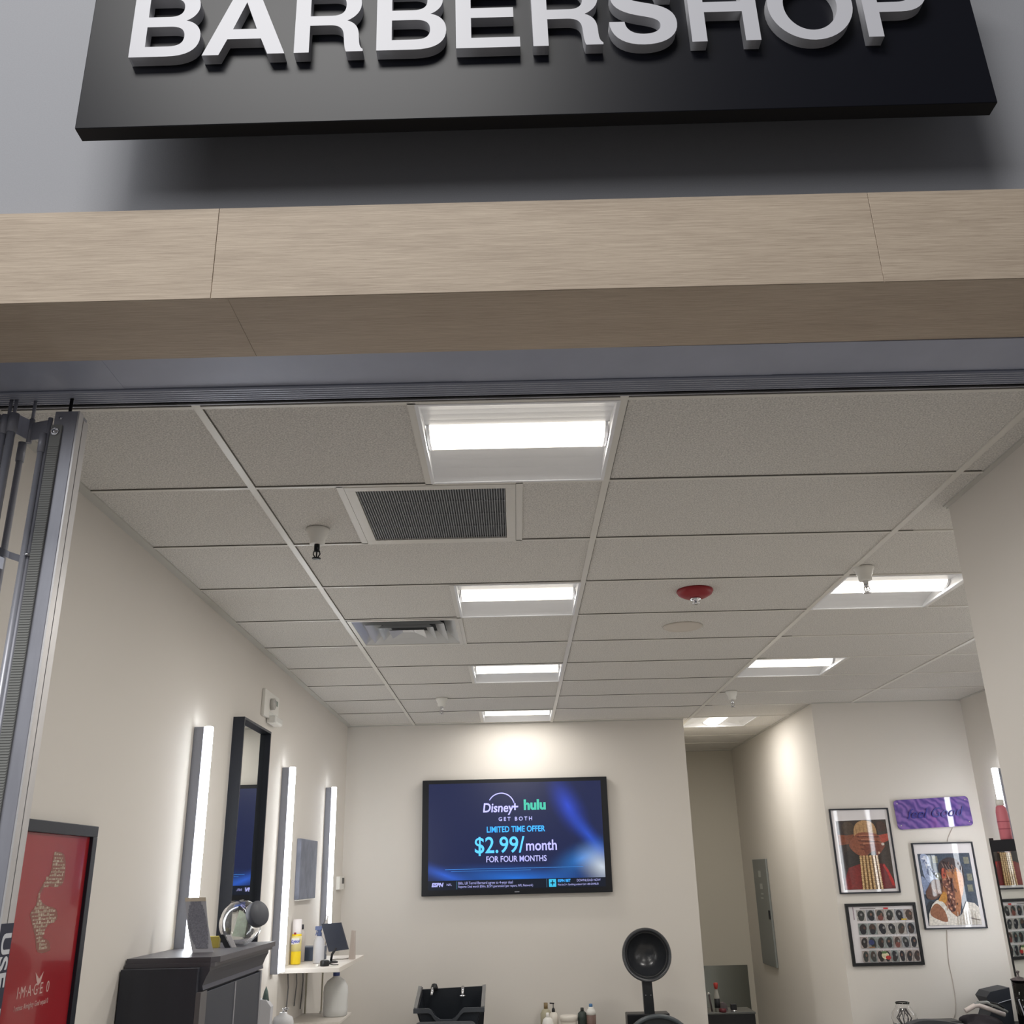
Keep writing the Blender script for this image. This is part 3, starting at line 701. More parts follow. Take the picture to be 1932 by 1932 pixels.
# white dispenser beyond the cabinet
st = thing('side_stand', 'narrow white stand carrying the pump dispenser behind the charcoal cabinet', 'stand', (-1.27, 5.25, 0))
mb = MB(); mb.box(-.19, .16, -.12, .2, 1.03, 1.05, bev=.002); mb.build('top', M_whitem, st)
for x in (-.18, .14):
    for y in (-.11, .18): MB().box(x, x+.02, y, y+.02, 0, 1.03).build('leg', M_whitem, st)
wd = thing('pump_bottle', 'white lotion bottle with a steel nozzle behind the charcoal cabinet', 'bottle', (-1.165, 5.28, 1.05))
MB().lathe([(0, 0), (.050, 0), (.052, .01), (.052, .085), (.045, .105), (.020, .118), (.018, .126)], n=32).build('body', mat('grey_white_bottle', (206, 206, 208), .4), wd)
mb = MB(); mb.cyl((0, 0, .12), (0, 0, .143), .006); mb.cyl((0, 0, .143), (.026, -.01, .143), .005); mb.build('nozzle', M_steel, wd)
gb = thing('pouch', 'pale bag with a dark green pointed top beside the lotion bottle', 'bag', (-1.235, 5.22, 1.05))
mb = MB(); mb.prism([(-.045, -.02, 0), (.02, -.02, 0), (.025, -.02, .16), (-.0, -.02, .19), (-.045, -.02, .195)], (0, .05, 0)); mb.build('bag', mat('bag_white', (200, 200, 204), .5), gb)
MB().lathe([(.018, .185), (.010, .225), (0, .25)], (-.01, .01, 0), n=12).build('tip', mat('bag_green', (92, 110, 106), .5), gb)

# ================================================================== BACK WALL
tv = thing('television', 'wall-mounted flat television showing a blue streaming advert', 'television', (-.004, YB-.002, 1.635))
MB().box(-.797, .797, -.05, -.012, 0, .932, bev=.004).build('bezel', mat('tv_bezel', (22, 24, 30), .35), tv)
MB().box(-.25, .25, -.014, 0, .25, .65).build('wall_bracket', M_black, tv)
def screen_mat():
    m = bpy.data.materials.new('screen_picture'); m.use_nodes = True; nt = m.node_tree; nd = nt.nodes; lk = nt.links
    b = nd['Principled BSDF']; b.inputs['Base Color'].default_value = (.003, .003, .004, 1); b.inputs['Roughness'].default_value = .25
    tc = nd.new('ShaderNodeTexCoord'); sx = nd.new('ShaderNodeSeparateXYZ'); lk.new(tc.outputs['Object'], sx.inputs[0])
    def gauss(cx, cz, rx, rz, rot, col, amp, prev):
        mp = nd.new('ShaderNodeMapping'); mp.vector_type = 'TEXTURE'
        mp.inputs['Location'].default_value = (cx, 0, cz); mp.inputs['Rotation'].default_value = (0, rot, 0); mp.inputs['Scale'].default_value = (rx, 100, rz)
        lk.new(tc.outputs['Object'], mp.inputs[0])
        g_ = nd.new('ShaderNodeTexGradient'); g_.gradient_type = 'QUADRATIC_SPHERE'; lk.new(mp.outputs[0], g_.inputs[0])
        s_ = nd.new('ShaderNodeVectorMath'); s_.operation = 'SCALE'; s_.inputs[0].default_value = [x*amp for x in lin(col)]
        lk.new(g_.outputs['Fac'], s_.inputs['Scale'])
        a_ = nd.new('ShaderNodeVectorMath'); a_.operation = 'ADD'; lk.new(s_.outputs[0], a_.inputs[0]); lk.new(prev, a_.inputs[1])
        return a_.outputs[0]
    base = nd.new('ShaderNodeRGB'); base.outputs[0].default_value = (*lin((30, 38, 76)), 1)
    o = base.outputs[0]
    o = gauss(.45, .70, .16, .36, -.5, (40, 70, 200), .9, o)
    o = gauss(.62, .45, .10, .40, -.7, (36, 80, 200), .8, o)
    o = gauss(.0, .13, .95, .13, .05, (20, 110, 210), .9, o)
    o = gauss(-.6, .16, .5, .08, .35, (40, 90, 200), .8, o)
    o = gauss(.55, .27, .40, .16, -.4, (30, 120, 200), .9, o)
    o = gauss(.72, .20, .30, .20, .6, (210, 220, 225), .9, o)
    lk.new(o, b.inputs['Emission Color']); b.inputs['Emission Strength'].default_value = 1.0
    return m
scr = MB().box(-.742, .742, -.0525, -.050, .118, .900).build('screen', screen_mat(), tv)
MB().box(-.742, .742, -.0525, -.050, .045, .117).build('news_bar', mat('news_bar', (14, 20, 34), .3, emit=.8), tv)
def E(name, c, s=.72): return mat(name, c, .4, emit=s)
TL, TB, TW, TG = E('glow_lilac', (176, 176, 246)), E('glow_blue', (58, 168, 250)), E('glow_pale', (166, 168, 226)), E('glow_green', (62, 168, 148))
def tvt(body, size, x, z, m, **k): return text(body, size, frame_m((x, -.0535, z), (1, 0, 0), (0, 0, 1)), m, scr, 'screen_text', .0003, **k)
tvt('Disney', .105, -.150, .690, TL, bold=.002, shear=.12, sx=.9)
tvt('+', .11, -.002, .693, TL, bold=.002)
mb = MB(); mb.tube([(-.12+.115*math.cos(a_), -.0535, .700+.112*math.sin(a_)) for a_ in [math.radians(150-k*9) for k in range(16)]], .0045, 6); mb.build('arc_mark', TL, scr)
tvt('hulu', .112, .168, .708, TG, bold=.005, sx=1.0)
tvt('GET BOTH', .044, .0, .598, TW, space=1.5, bold=.0008)
tvt('LIMITED TIME OFFER', .066, .0, .514, TB, bold=.0014, sx=.82)
tvt('$2.99/', .182, -.142, .385, E('glow_sky', (84, 190, 252)), bold=.0022, sx=.92)
tvt('month', .118, .215, .378, TL, bold=.002, sx=.86)
tvt('FOR FOUR MONTHS', .066, .0, .276, TW, bold=.0012, sx=.84)
mb = MB(); mb.box(-.60, .56, -.0535, -.0525, .203, .206); mb.box(-.55, .12, -.0535, -.0525, .188, .190); mb.build('fine_print', E('glow_line', (60, 130, 210)), scr)
tvt('ESPN', .042, -.665, .085, TW, bold=.002, sx=1.0, shear=.2)
tvt('NFL', .026, -.565, .085, TW)
mb = MB(); mb.box(-.503, -.500, -.0535, -.0525, .05, .112); mb.box(.248, .251, -.0535, -.0525, .05, .115); mb.build('divider', E('glow_div', (70, 120, 150)), scr)
tvt('Bills, LB Terrel Bernard agree to 4-year deal', .030, -.49, .095, TW, align='LEFT', sx=.85)
tvt('Reports: Deal worth $50m, $25M guaranteed (per report, NFL Network)', .026, -.49, .068, TW, align='LEFT', sx=.80)
mb = MB(); mb.box(.268, .328, -.0535, -.0525, .052, .112, bev=.0002); mb.build('app_tile', E('glow_cyan', (52, 176, 216)), scr)
mb = MB(); mb.box(.294, .302, -.0545, -.0535, .062, .102); mb.box(.280, .316, -.0545, -.0535, .078, .086); mb.build('app_mark', mat('app_dark', (16, 40, 60), .4), scr)
tvt('ESPN BET', .030, .342, .097, TB, align='LEFT', bold=.001, sx=.85)
tvt('DOWNLOAD NOW', .026, .50, .097, TW, align='LEFT', sx=.85)
tvt('Must be 21+. Gambling problem? Call 1-800-GAMBLER', .021, .342, .067, TW, align='LEFT', sx=.72)
MB().box(-.02, .02, -.0515, -.0495, .016, .024).build('badge', M_alud, tv)

# shampoo bowl with its reclining chair
bw = thing('shampoo_bowl', 'black salon shampoo basin with neck cut-out against the back wall', 'basin', (-.525, 8.10, 0))
mb = MB()
def rim(x0, x1, y0, y1, z0, z1, th): pass
hwb = .255
segs = 24; top = []
front = []
for k in range(segs+1):
    x = -.262+.524*k/segs; d = max(0, 1-((x+.02)/.115)**2); front.append((x, -.20, .878-.075*min(1, d*1.15)**.8 if abs(x+.02) < .115 else .878))
mb.prism([(x, y, z) for x, y, z in front]+[(x, y, z-.030) for x, y, z in front[::-1]], (0, .030, 0))
mb.build('front_rim', mat('bowl_rim', (74, 78, 84), .28), bw)
mb = MB()
inner = [(x*.86, -.185, z-.012) for x, y, z in front]
mb.prism(inner+[(.185, -.185, .70), (-.185, -.185, .70)], (0, .010, 0))
mb.prism([(-.262, -.17, .875), (-.262, -.17, .85), (-.25, .19, .955), (-.25, .19, .985)], (.022, 0, 0)); mb.prism([(.262, -.17, .875), (.262, -.17, .85), (.262, .19, .965), (.262, .19, .99)], (-.022, 0, 0))
mb.prism([(-.25, .17, .97), (.262, .17, .985), (.24, .17, .70), (-.22, .17, .70)], (0, .022, 0))
mb.prism([(-.242, -.17, .86), (-.235, .18, .965), (-.2, .18, .70), (-.185, -.17, .70)], (.01, 0, 0)); mb.prism([(.242, -.17, .86), (.245, .18, .965), (.2, .18, .70), (.185, -.17, .70)], (-.01, 0, 0))
mb.box(-.19, .19, -.17, .17, .70, .715)
mb.build('basin', mat('bowl_black', (38, 42, 48), .3), bw)
for sx in (-1, 1):
    mb = MB(); mb.prism([(sx*.262, -.17, .878), (sx*.262, .19, .988), (sx*.236, .19, .986), (sx*.236, -.17, .876)], (0, 0, .006)); mb.build('side_rim', mat('rim_shine', (120, 120, 120), .25), bw)
mb = MB(); mb.lathe([(.026, 0), (.028, .02), (.018, .045), (0, .05)], (-.135, .14, .965), n=20); mb.build('faucet_base', M_black, bw)
mb = MB(); mb.cyl((-.145, .11, .985), (-.15, .06, .935), .011); mb.cyl((.085, .15, .985), (.085, .10, .93), .012); mb.cyl((.065, .10, .925), (.105, .10, .925), .007); mb.build('tap', M_steel, bw)
mb = MB(); mb.box(-.14, .14, .0, .19, 0, .70, bev=.02); mb.build('pedestal', M_black, bw)
sc = thing('shampoo_chair', 'padded black chair back just below the shampoo basin', 'chair', (-.525, 7.72, 0))
mb = MB(); mb.box(-.235, .205, -.05, .06, .42, .812, bev=.035); mb.build('backrest', mat('chair_vinyl', (58, 61, 66), .45), sc)
MB().box(-.24, .21, -.55, -.04, .38, .48, bev=.04).build('seat', mat('chair_vinyl', (58, 61, 66), .45), sc)
MB().lathe([(.22, 0), (.22, .02), (.04, .04), (.035, .38)], (0, -.25, 0), n=32).build('pedestal', M_steel, sc)

# hooded dryer chair
hx = .955
dr = thing('hooded_dryer', 'black salon hood dryer on a column in front of the back wall', 'hair dryer', (hx, 8.0, 0))
ax = Vector((.03, -1, .10)).normalized(); c = Vector((.012, 0, 1.198))
outer = [(.183, .035), (.188, .02), (.186, 0), (.172, -.07), (.135, -.14), (.07, -.185), (0, -.195)]
inn = [(0, -.12), (.06, -.115), (.11, -.085), (.145, -.03), (.158, .01), (.163, .028), (.172, .038), (.183, .035)]
MB().lathe(inn+outer, c, ax, 56).build('hood', mat('hood_black', (50, 52, 56), .22, spec=.6), dr)
MB().lathe([(.150, .012), (.158, .018), (.164, .012), (.158, .0), (.150, .012)], c, ax, 56).build('inner_ring', M_black, dr)
mb = MB(); mb.prism([(-.036, -.03, 1.03), (.036, -.03, 1.03), (.045, -.03, .72), (-.030, -.03, .72)], (0, .05, 0)); mb.build('neck', mat('neck_black', (32, 35, 38), .4), dr)
for sx in (-.016, .022): MB().lathe([(.0035, 0), (.003, .003), (0, .003)], (sx, -.03, .925), (0, -1, 0), 12).build('screw', M_alud, dr)
MB().box(-.165, .150, -.05, .10, .64, .803, bev=.006).build('motor_housing', M_black, dr)
MB().box(-.04, .04, .0, .05, .05, .66).build('column', M_black, dr)
MB().box(-.25, .25, -.3, .12, 0, .05, bev=.02).build('base', M_black, dr)
dc = thing('dryer_chair', 'black armchair with a rounded back under the hood dryer', 'chair', (hx+.02, 7.68, 0))
mb = MB(); pts = [(-.24, .40)]+[(.235*math.cos(a_), .62+.205*math.sin(a_)) for a_ in [PI-PI*k/20 for k in range(21)]]+[(.24, .40)]
mb.prism([(x, -.04, z) for x, z in pts], (0, .11, 0)); mb.build('backrest', mat('chair_vinyl_dark', (38, 42, 46), .35), dc)
mb = MB(); mb.tube([(x, -.045, z) for x, z in pts[1:-1]], .016, 10); mb.build('piping', mat('chair_piping', (70, 76, 80), .35), dc)
MB().box(-.25, .25, -.55, -.03, .34, .46, bev=.04).build('seat', mat('chair_vinyl', (58, 61, 66), .45), dc)
MB().box(-.2, .2, -.45, -.05, 0, .34).build('base', M_black, dc)

# hair products
lc = thing('product_cabinet', 'low white cabinet carrying the hair product bottles by the back wall', 'cabinet', (.37, 8.42, 0))
MB().box(-.24, .24, -.18, .18, 0, .60, bev=.004).build('body', M_whitem, lc)
for sx in (-1, 1): MB().box(-.235 if sx < 0 else .003, -.003 if sx < 0 else .235, -.192, -.181, .02, .58, bev=.002).build('door', M_white, lc)
zb = .60
def bottle(name, label, x, y, m, prof, capm, capprof, cat='bottle', extra=None):
    t = thing(name, label, cat, (x, y, zb), group='hair products on the low cabinet')
    MB().lathe(prof, n=28).build('body', m, t); MB().lathe(capprof, n=20).build('cap', capm, t)
    if extra: extra(t)
    return t
cream = mat('cream_bottle', (220, 214, 204), .4)
bottle('product_bottle', 'brown-capped pale bottle at the left end of the hair products', .205, 8.55, mat('olive_bottle', (176, 170, 146), .4), [(0, 0), (.045, 0), (.045, .15), (.030, .175), (.014, .185)], mat('bronze_cap', (132, 112, 78), .4), [(.016, .18), (.016, .226), (0, .226)])
def pump(t):
    mb = MB(); mb.cyl((0, 0, .19), (0, 0, .225), .003); mb.cyl((-.028, 0, .232), (.008, 0, .228), .0045); mb.build('pump', M_black, t)
bottle('product_bottle', 'rounded cream bottle with a black pump among the hair products', .262, 8.47, cream, [(0, 0), (.036, 0), (.038, .12), (.028, .16), (.012, .17)], M_black, [(.014, .168), (.012, .19), (.005, .2), (0, .2)], extra=pump)
bottle('product_bottle', 'white round-shouldered bottle in front of the black pump bottle', .212, 8.34, M_white, [(0, 0), (.044, 0), (.046, .10), (.036, .135), (.016, .15)], M_white, [(.014, .148), (.013, .180), (0, .182)])
bottle('product_tub', 'wide white lidded tub in the middle of the hair products', .378, 8.42, cream, [(0, 0), (.060, 0), (.063, .11), (.063, .115)], cream, [(.070, .112), (.070, .142), (.064, .150), (0, .152)], cat='tub')
bottle('product_bottle', 'dark green rounded bottle beside the blue-capped bottle', .487, 8.44, mat('green_bottle', (52, 62, 58), .4), [(0, 0), (.036, 0), (.038, .12), (.034, .16), (.016, .175)], mat('green_cap', (56, 58, 56), .4), [(.014, .172), (.013, .198), (0, .2)])
bottle('product_bottle', 'brown-labelled bottle with a blue cap at the right of the hair products', .555, 8.42, mat('brown_label', (120, 96, 88), .4), [(0, 0), (.036, 0), (.037, .155)], M_white, [(.038, .150), (.038, .170), (.026, .190), (.020, .192), (.020, .205), (0, .206)],
       extra=lambda t: MB().lathe([(.015, .205), (.013, .226), (0, .228)], n=20).build('cap_top', mat('cap_teal', (72, 120, 168), .4), t))

# ================================================================== CORRIDOR
ep = thing('electrical_panel', 'narrow grey electrical panel on the corridor right wall', 'panel', (2.443, 10.25, .913))
MB().box(-.02, 0, -.27, .27, 0, .968, bev=.003).build('door', M_panel, ep)
for z, hh, y in ((.80, .06, -.04), (.69, .05, -.06), (.64, .012, -.07), (.60, .012, -.05)): MB().box(-.0212, -.0202, y, y+.10, z, z+hh).build('sticker', mat('panel_sticker', (178, 182, 180), .5), ep)
MB().box(-.028, -.02, -.255, -.21, .42, .50, bev=.002).build('latch', M_blackm, ep)
cm = thing('corridor_mirror', 'frameless mirror low on the end wall of the corridor', 'mirror', (1.95, YC, .20))
MB().box(-.43, .435, -.01, 0, 0, .655).build('mirror_glass', M_mirr2, cm)
ck = thing('trolley', 'black storage trolley at the corridor mouth behind the television wall', 'trolley', (1.77, 9.12, 0))
MB().box(-.255, .195, -.12, .18, .06, .655, bev=.004).build('body', M_black, ck)
MB().box(-.26, .20, -.125, .19, .656, .672, bev=.003).build('top', mat('trolley_top', (84, 86, 84), .3), ck)
for x in (-.23, .16):
    for y in (-.09, .14): MB().cyl((x-.01, y, .032), (x+.01, y, .032), .03).build('castor', M_blackm, ck)
zt_ = .672
b = thing('squeeze_bottle', 'tall clear bottle with a red nozzle on the black trolley', 'bottle', (1.665, 9.05, zt_))
MB().lathe([(0, 0), (.022, 0), (.023, .11), (.012, .165), (.009, .175)], n=20).build('body', mat('clear_bottle', (206, 206, 200), .2, trans=.5, ior=1.2), b)
MB().lathe([(.012, .172), (.018, .195), (.020, .218), (.006, .222), (0, .222)], n=16).build('nozzle', mat('nozzle_red', (164, 50, 46), .4), b)
MB().lathe([(.0235, .03), (.0235, .10)], (0, 0, 0), n=20).build('label', M_blackm, b)
b = thing('round_tin', 'dark red tin lying on the front of the black trolley', 'tin', (1.70, 9.02, zt_))
MB().lathe([(0, 0), (.03, 0), (.03, .026), (0, .026)], n=20).build('tin', mat('dark_red', (96, 34, 44), .4), b)
b = thing('clipper', 'grey hair clipper behind the red tin', 'clipper', (1.725, 9.14, zt_))
mb = MB(); mb.prism([(-.025, -.02, 0), (.04, -.02, 0), (.03, -.02, .05), (.005, -.02, .062), (-.015, -.02, .055)], (0, .04, 0)); mb.build('body', mat('clipper_grey', (104, 96, 98), .4), b)
b = thing('black_cup', 'small black cup with a metal lip on the trolley', 'cup', (1.80, 9.05, zt_))
MB().box(-.026, .024, -.02, .02, .012, .058, bev=.005).build('cup', M_black, b)
MB().lathe([(0, 0), (.026, 0), (.028, .006), (.024, .012), (0, .012)], n=20).build('metal_base', M_steel, b)
b = thing('styling_wand', 'slender dark wand with a shiny tip at the left edge of the trolley', 'styling tool', (1.61, 9.08, zt_))
MB().tube([(.012, 0, .0), (.003, 0, .07), (-.003, 0, .125)], .007, 10).build('handle', mat('wand_dark', (84, 74, 76), .4), b)
MB().sphere((-.006, 0, .135), .013).build('tip', M_steel, b)

# ================================================================== PICTURE WALL
def picture(label, x0, x1, z0, z1, fw, fm, name='framed_picture'):
    t = thing(name, label, 'picture', ((x0+x1)/2, YP, z0))
    mb = MB(); a, b_, h_ = -(x1-x0)/2, (x1-x0)/2, z1-z0
    mb.box(a, b_, -.022, -.0, h_-fw, h_, bev=.0015); mb.box(a, b_, -.022, 0, 0, fw, bev=.0015)
    mb.box(a, a+fw, -.022, 0, fw, h_-fw, bev=.0015); mb.box(b_-fw, b_, -.022, 0, fw, h_-fw, bev=.0015)
    mb.build('frame', fm, t)
    MB().box(a+fw, b_-fw, -.010, -.002, fw, h_-fw).build('mount', M_mount, t)
    return t, Matrix.Translation((-(x0+x1)/2, -YP, -z0))
M_mount = mat('glazed_mount', (222, 218, 220), .5, coat=.7)
YPr = YP-.0102
t, S = picture('framed picture of hands covering a face above long blonde braids', 2.471, 2.936, 1.594, 2.217, .010, M_frame)
p = Print(YPr)
p.shape([(2.513, 2.126), (2.906, 2.131), (2.906, 1.624), (2.513, 1.621)], (58, 48, 42))
p.ell(2.60, 2.07, .05, .05, (72, 58, 46)); p.ell(2.86, 2.08, .04, .04, (66, 44, 36)); p.ell(2.60, 1.84, .06, .07, (44, 38, 36))
p.shape([(2.517, 1.624), (2.528, 1.7), (2.567, 1.78), (2.647, 1.804), (2.681, 1.809), (2.70, 1.624)], (122, 36, 34))
p.shape([(2.76, 1.806), (2.844, 1.805), (2.87, 1.763), (2.896, 1.692), (2.904, 1.651), (2.904, 1.627), (2.75, 1.624)], (108, 32, 36))
p.shape([(2.844, 1.805), (2.866, 1.763), (2.896, 1.692), (2.903, 1.645), (2.883, 1.647), (2.856, 1.743), (2.831, 1.795)], (178, 44, 42))
p.shape([(2.517, 2.024), (2.586, 2.017), (2.642, 2.026), (2.604, 1.954), (2.517, 1.945)], (126, 70, 46))
p.shape([(2.822, 2.012), (2.904, 2.026), (2.904, 1.974), (2.868, 1.959), (2.812, 1.95)], (166, 70, 54))
p.shape([(2.642, 2.047), (2.664, 2.099), (2.706, 2.123), (2.751, 2.124), (2.788, 2.112), (2.811, 2.086), (2.82, 2.033), (2.803, 1.96), (2.771, 1.899), (2.659, 1.881), (2.642, 1.954)], (176, 138, 96), True)
for k in range(5):
    p.rect(2.66+k*.03, 2.664+k*.03, 2.02, 2.10, (146, 110, 74))
p.shape([(2.6, 1.965), (2.67, 2.031), (2.77, 2.034), (2.833, 2.012), (2.839, 1.98), (2.856, 1.949), (2.838, 1.908), (2.771, 1.899), (2.711, 1.864), (2.647, 1.876), (2.599, 1.923)], (138, 80, 58), True)
for k in range(4):
    z = 2.01-k*.030
    p.shape([(2.66+k*.008, z), (2.83, z-.004-k*.008), (2.84, z-.012-k*.008), (2.66+k*.008, z-.008)], (92, 48, 36))
for k in range(4):                                # lighter backs of the fingers
    z = 2.004-k*.030
    p.shape([(2.68+k*.01, z+.012), (2.74, z+.016), (2.80, z+.008-k*.004), (2.80, z+.003-k*.004), (2.74, z+.008), (2.68+k*.01, z+.004)], (170, 110, 84))
p.shape([(2.712, 1.942), (2.779, 1.951), (2.866, 1.943), (2.849, 1.908), (2.798, 1.862), (2.782, 1.899), (2.713, 1.88)], (118, 62, 46), True)
p.ell(2.855, 1.948, .012, .010, (206, 190, 180)); p.ell(2.815, 1.885, .009, .009, (206, 170, 140))
p.shape([(2.668, 1.865), (2.790, 1.868), (2.800, 1.624), (2.650, 1.624)], (120, 88, 54))
for k in range(6):
    x = 2.657+k*.0245
    for j in range(16): p.ell(x+.011-(.5-k/6)*.004*j/3, 1.862-.0155*j if j else 1.86, .0095, .0085, (212, 178, 128) if (k+j) % 2 else (198, 160, 112), a=.5, n=8)
p.build('print', t, S)

t, S = picture('framed picture of a person in a white top with hands in their long hair', 3.077, 3.552, 1.330, 1.950, .010, M_frame)
p = Print(YPr)
p.shape([(3.111, 1.869), (3.515, 1.869), (3.515, 1.355), (3.111, 1.355)], (66, 76, 92))
for q in [(3.222, 1.80), (3.461, 1.79), (3.466, 1.668), (3.228, 1.68), (3.456, 1.59)]: p.rect(q[0], q[0]+.04, q[1], q[1]+.05, (124, 124, 110))
p.ell(3.16, 1.45, .05, .08, (46, 52, 62))
p.shape([(3.132, 1.86), (3.176, 1.864), (3.197, 1.828), (3.206, 1.726), (3.236, 1.679), (3.186, 1.645), (3.141, 1.697), (3.13, 1.788)], (156, 168, 198), True)
p.shape([(3.15, 1.85), (3.17, 1.855), (3.18, 1.80), (3.165, 1.76)], (210, 214, 226)); p.shape([(3.165, 1.76), (3.19, 1.75), (3.195, 1.70), (3.165, 1.72)], (90, 100, 130))
p.shape([(3.116, 1.707), (3.158, 1.666), (3.171, 1.62), (3.12, 1.576), (3.113, 1.626)], (132, 146, 178), True)
p.shape([(3.26, 1.786), (3.294, 1.821), (3.352, 1.84), (3.404, 1.823), (3.44, 1.782), (3.444, 1.72), (3.433, 1.63), (3.377, 1.621), (3.323, 1.682), (3.282, 1.693), (3.257, 1.735)], (62, 50, 52), True)
p.shape([(3.295, 1.734), (3.358, 1.753), (3.428, 1.721), (3.427, 1.63), (3.392, 1.53), (3.365, 1.441), (3.339, 1.417), (3.301, 1.443), (3.251, 1.523), (3.24, 1.584), (3.264, 1.653)], (168, 112, 78), True)
p.shape([(3.38, 1.76), (3.42, 1.73), (3.425, 1.63), (3.40, 1.56), (3.375, 1.64)], (190, 124, 72), True)
for k in range(6): p.tube if False else p.shape([(3.285+k*.020, 1.80-k*.004), (3.291+k*.020, 1.80-k*.004), (3.315+k*.022, 1.735), (3.305+k*.022, 1.735)], (120, 98, 92))
p.shape([(3.291, 1.683), (3.336, 1.692), (3.352, 1.631), (3.344, 1.531), (3.336, 1.462), (3.292, 1.453), (3.283, 1.523), (3.292, 1.602), (3.267, 1.643)], (112, 70, 60), True)
for k in range(20):
    p.ell(3.29+(k*7 % 5)*.011, 1.68-k*.0115, .010, .007, [(186, 130, 104), (70, 44, 42), (206, 160, 136)][k % 3], a=k, n=10)
p.shape([(3.28, 1.76), (3.31, 1.75), (3.30, 1.70), (3.27, 1.69)], (172, 84, 66), True)
p.shape([(3.143, 1.616), (3.203, 1.68), (3.266, 1.669), (3.264, 1.623), (3.239, 1.574), (3.189, 1.54), (3.136, 1.546), (3.127, 1.586)], (98, 70, 60), True)
for k in range(4): p.ell(3.195+k*.016, 1.60-k*.004, .006, .022, (134, 98, 80), a=.5, n=10)
p.shape([(3.162, 1.505), (3.199, 1.534), (3.244, 1.543), (3.258, 1.503), (3.301, 1.443), (3.338, 1.412), (3.374, 1.431), (3.423, 1.52), (3.485, 1.508), (3.511, 1.478), (3.513, 1.357), (3.113, 1.357), (3.125, 1.437)], (214, 208, 200))
p.shape([(3.171, 1.5), (3.205, 1.509), (3.246, 1.464), (3.261, 1.404), (3.252, 1.38), (3.205, 1.391), (3.147, 1.421), (3.137, 1.456)], (142, 94, 70), True)
p.shape([(3.215, 1.534), (3.264, 1.593), (3.285, 1.563), (3.265, 1.513), (3.24, 1.524)], (186, 132, 62), True)
rn = random.Random(11)
for k in range(46):                               # loose curls over the face and shoulder
    a_ = rn.uniform(3.255, 3.43); z_ = rn.uniform(1.47, 1.80); l_ = rn.uniform(.015, .045); tt = rn.uniform(-.35, .35)
    c_ = rn.choice([(62, 44, 44), (96, 66, 58), (134, 96, 82), (186, 150, 130), (70, 52, 56)])
    if (z_ < 1.62 and a_ > 3.36) or (a_ > 3.38 and z_ > 1.60 and k % 3): continue
    p.ell(a_, z_, .0045, l_/2, c_, a=tt, n=10)
for k in range(9): p.ell(3.14+.012*k, 1.835-.016*k, .010, .006, rn.choice([(96, 106, 140), (220, 224, 236), (128, 140, 176)]), a=k, n=9)
for k in range(7): p.shape([(3.33+.024*k, 1.36), (3.336+.024*k, 1.36), (3.345+.022*k, 1.45+.01*(k % 3)), (3.341+.022*k, 1.45)], (190, 182, 172))
p.shape([(3.43, 1.40), (3.50, 1.385), (3.505, 1.392), (3.43, 1.410)], (120, 110, 104))
p.build('print', t, S)

t, S = picture('thick black-framed chart with four rows of small hairstyle photos', 2.496, 3.033, 1.090, 1.524, .022, M_black)
p = Print(YPr); rnd = random.Random(3)
bgs = [(150, 152, 156), (172, 168, 164), (132, 140, 138), (160, 150, 146)]
hs = [(44, 40, 42), (58, 50, 50), (36, 38, 46), (70, 58, 52), (52, 56, 56)]
for r in range(4):
    n = [6, 6, 7, 8][r]; z1 = 1.478-r*.094; z0 = z1-.078; xw = .435/n
    for k in range(n):
        x = 2.575+k*xw
        p.rect(x, x+xw-.005, z0, z1, rnd.choice(bgs))
        c_ = rnd.choice(hs)
        p.ell(x+xw/2-.002, z0+.042, xw*.36, .032, c_, a=rnd.uniform(-.4, .4), n=14)
        p.ell(x+xw/2+rnd.uniform(-.008, .004), z0+.020, xw*.30, .020, rnd.choice(hs+[(120, 70, 64)]), n=12)
        p.ell(x+xw/2+rnd.uniform(-.01, .01), z0+.045, xw*.12, .010, rnd.choice([(118, 88, 76), (90, 66, 58), (130, 128, 128)]), n=10)
p.rect(2.78, 2.815, 1.480, 1.492, (190, 52, 56)); p.rect(2.60, 2.72, 1.484, 1.489, (120, 112, 112)); p.rect(2.545, 2.552, 1.41, 1.50, (150, 132, 142))
p.rect(2.905, 2.945, 1.402, 1.412, (206, 170, 60)); p.ell(2.745, 1.16, .028, .024, (214, 204, 170)); p.ell(2.765, 1.146, .02, .014, (176, 44, 44)); p.ell(2.74, 1.182, .022, .008, (86, 116, 72))
p.rect(2.632, 2.675, 1.214, 1.222, (150, 106, 74)); p.ell(2.655, 1.252, .022, .018, (54, 62, 110))
p.build('photo_grid', t, S)

pp = thing('neon_plaque', 'purple rounded acrylic plaque with blue cursive neon lettering', 'sign', (3.29, YP, 2.060), (0, -.035, 0))
def rrect(w, h_, r, n=6):
    o = []
    for cx_, cz_, a0 in ((w/2-r, h_/2-r, 0), (-w/2+r, h_/2-r, 90), (-w/2+r, -h_/2+r, 180), (w/2-r, -h_/2+r, 270)):
        for k in range(n+1): a_ = math.radians(a0+90*k/n); o.append((cx_+r*math.cos(a_), cz_+r*math.sin(a_)))
    return o
mb = MB(); mb.prism([(a_, -.018, b_+.111) for a_, b_ in rrect(.594, .222, .028)], (0, .008, 0))
M_purp = bpy.data.materials.new('purple_acrylic'); M_purp.use_nodes = True
nt = M_purp.node_tree; b = nt.nodes['Principled BSDF']; b.inputs['Roughness'].default_value = .06; b.inputs['Coat Weight'].default_value = .5
wv = nt.nodes.new('ShaderNodeTexWave'); wv.inputs['Scale'].default_value = 9; wv.inputs['Distortion'].default_value = 9; wv.inputs['Detail'].default_value = 2; wv.bands_direction = 'DIAGONAL'
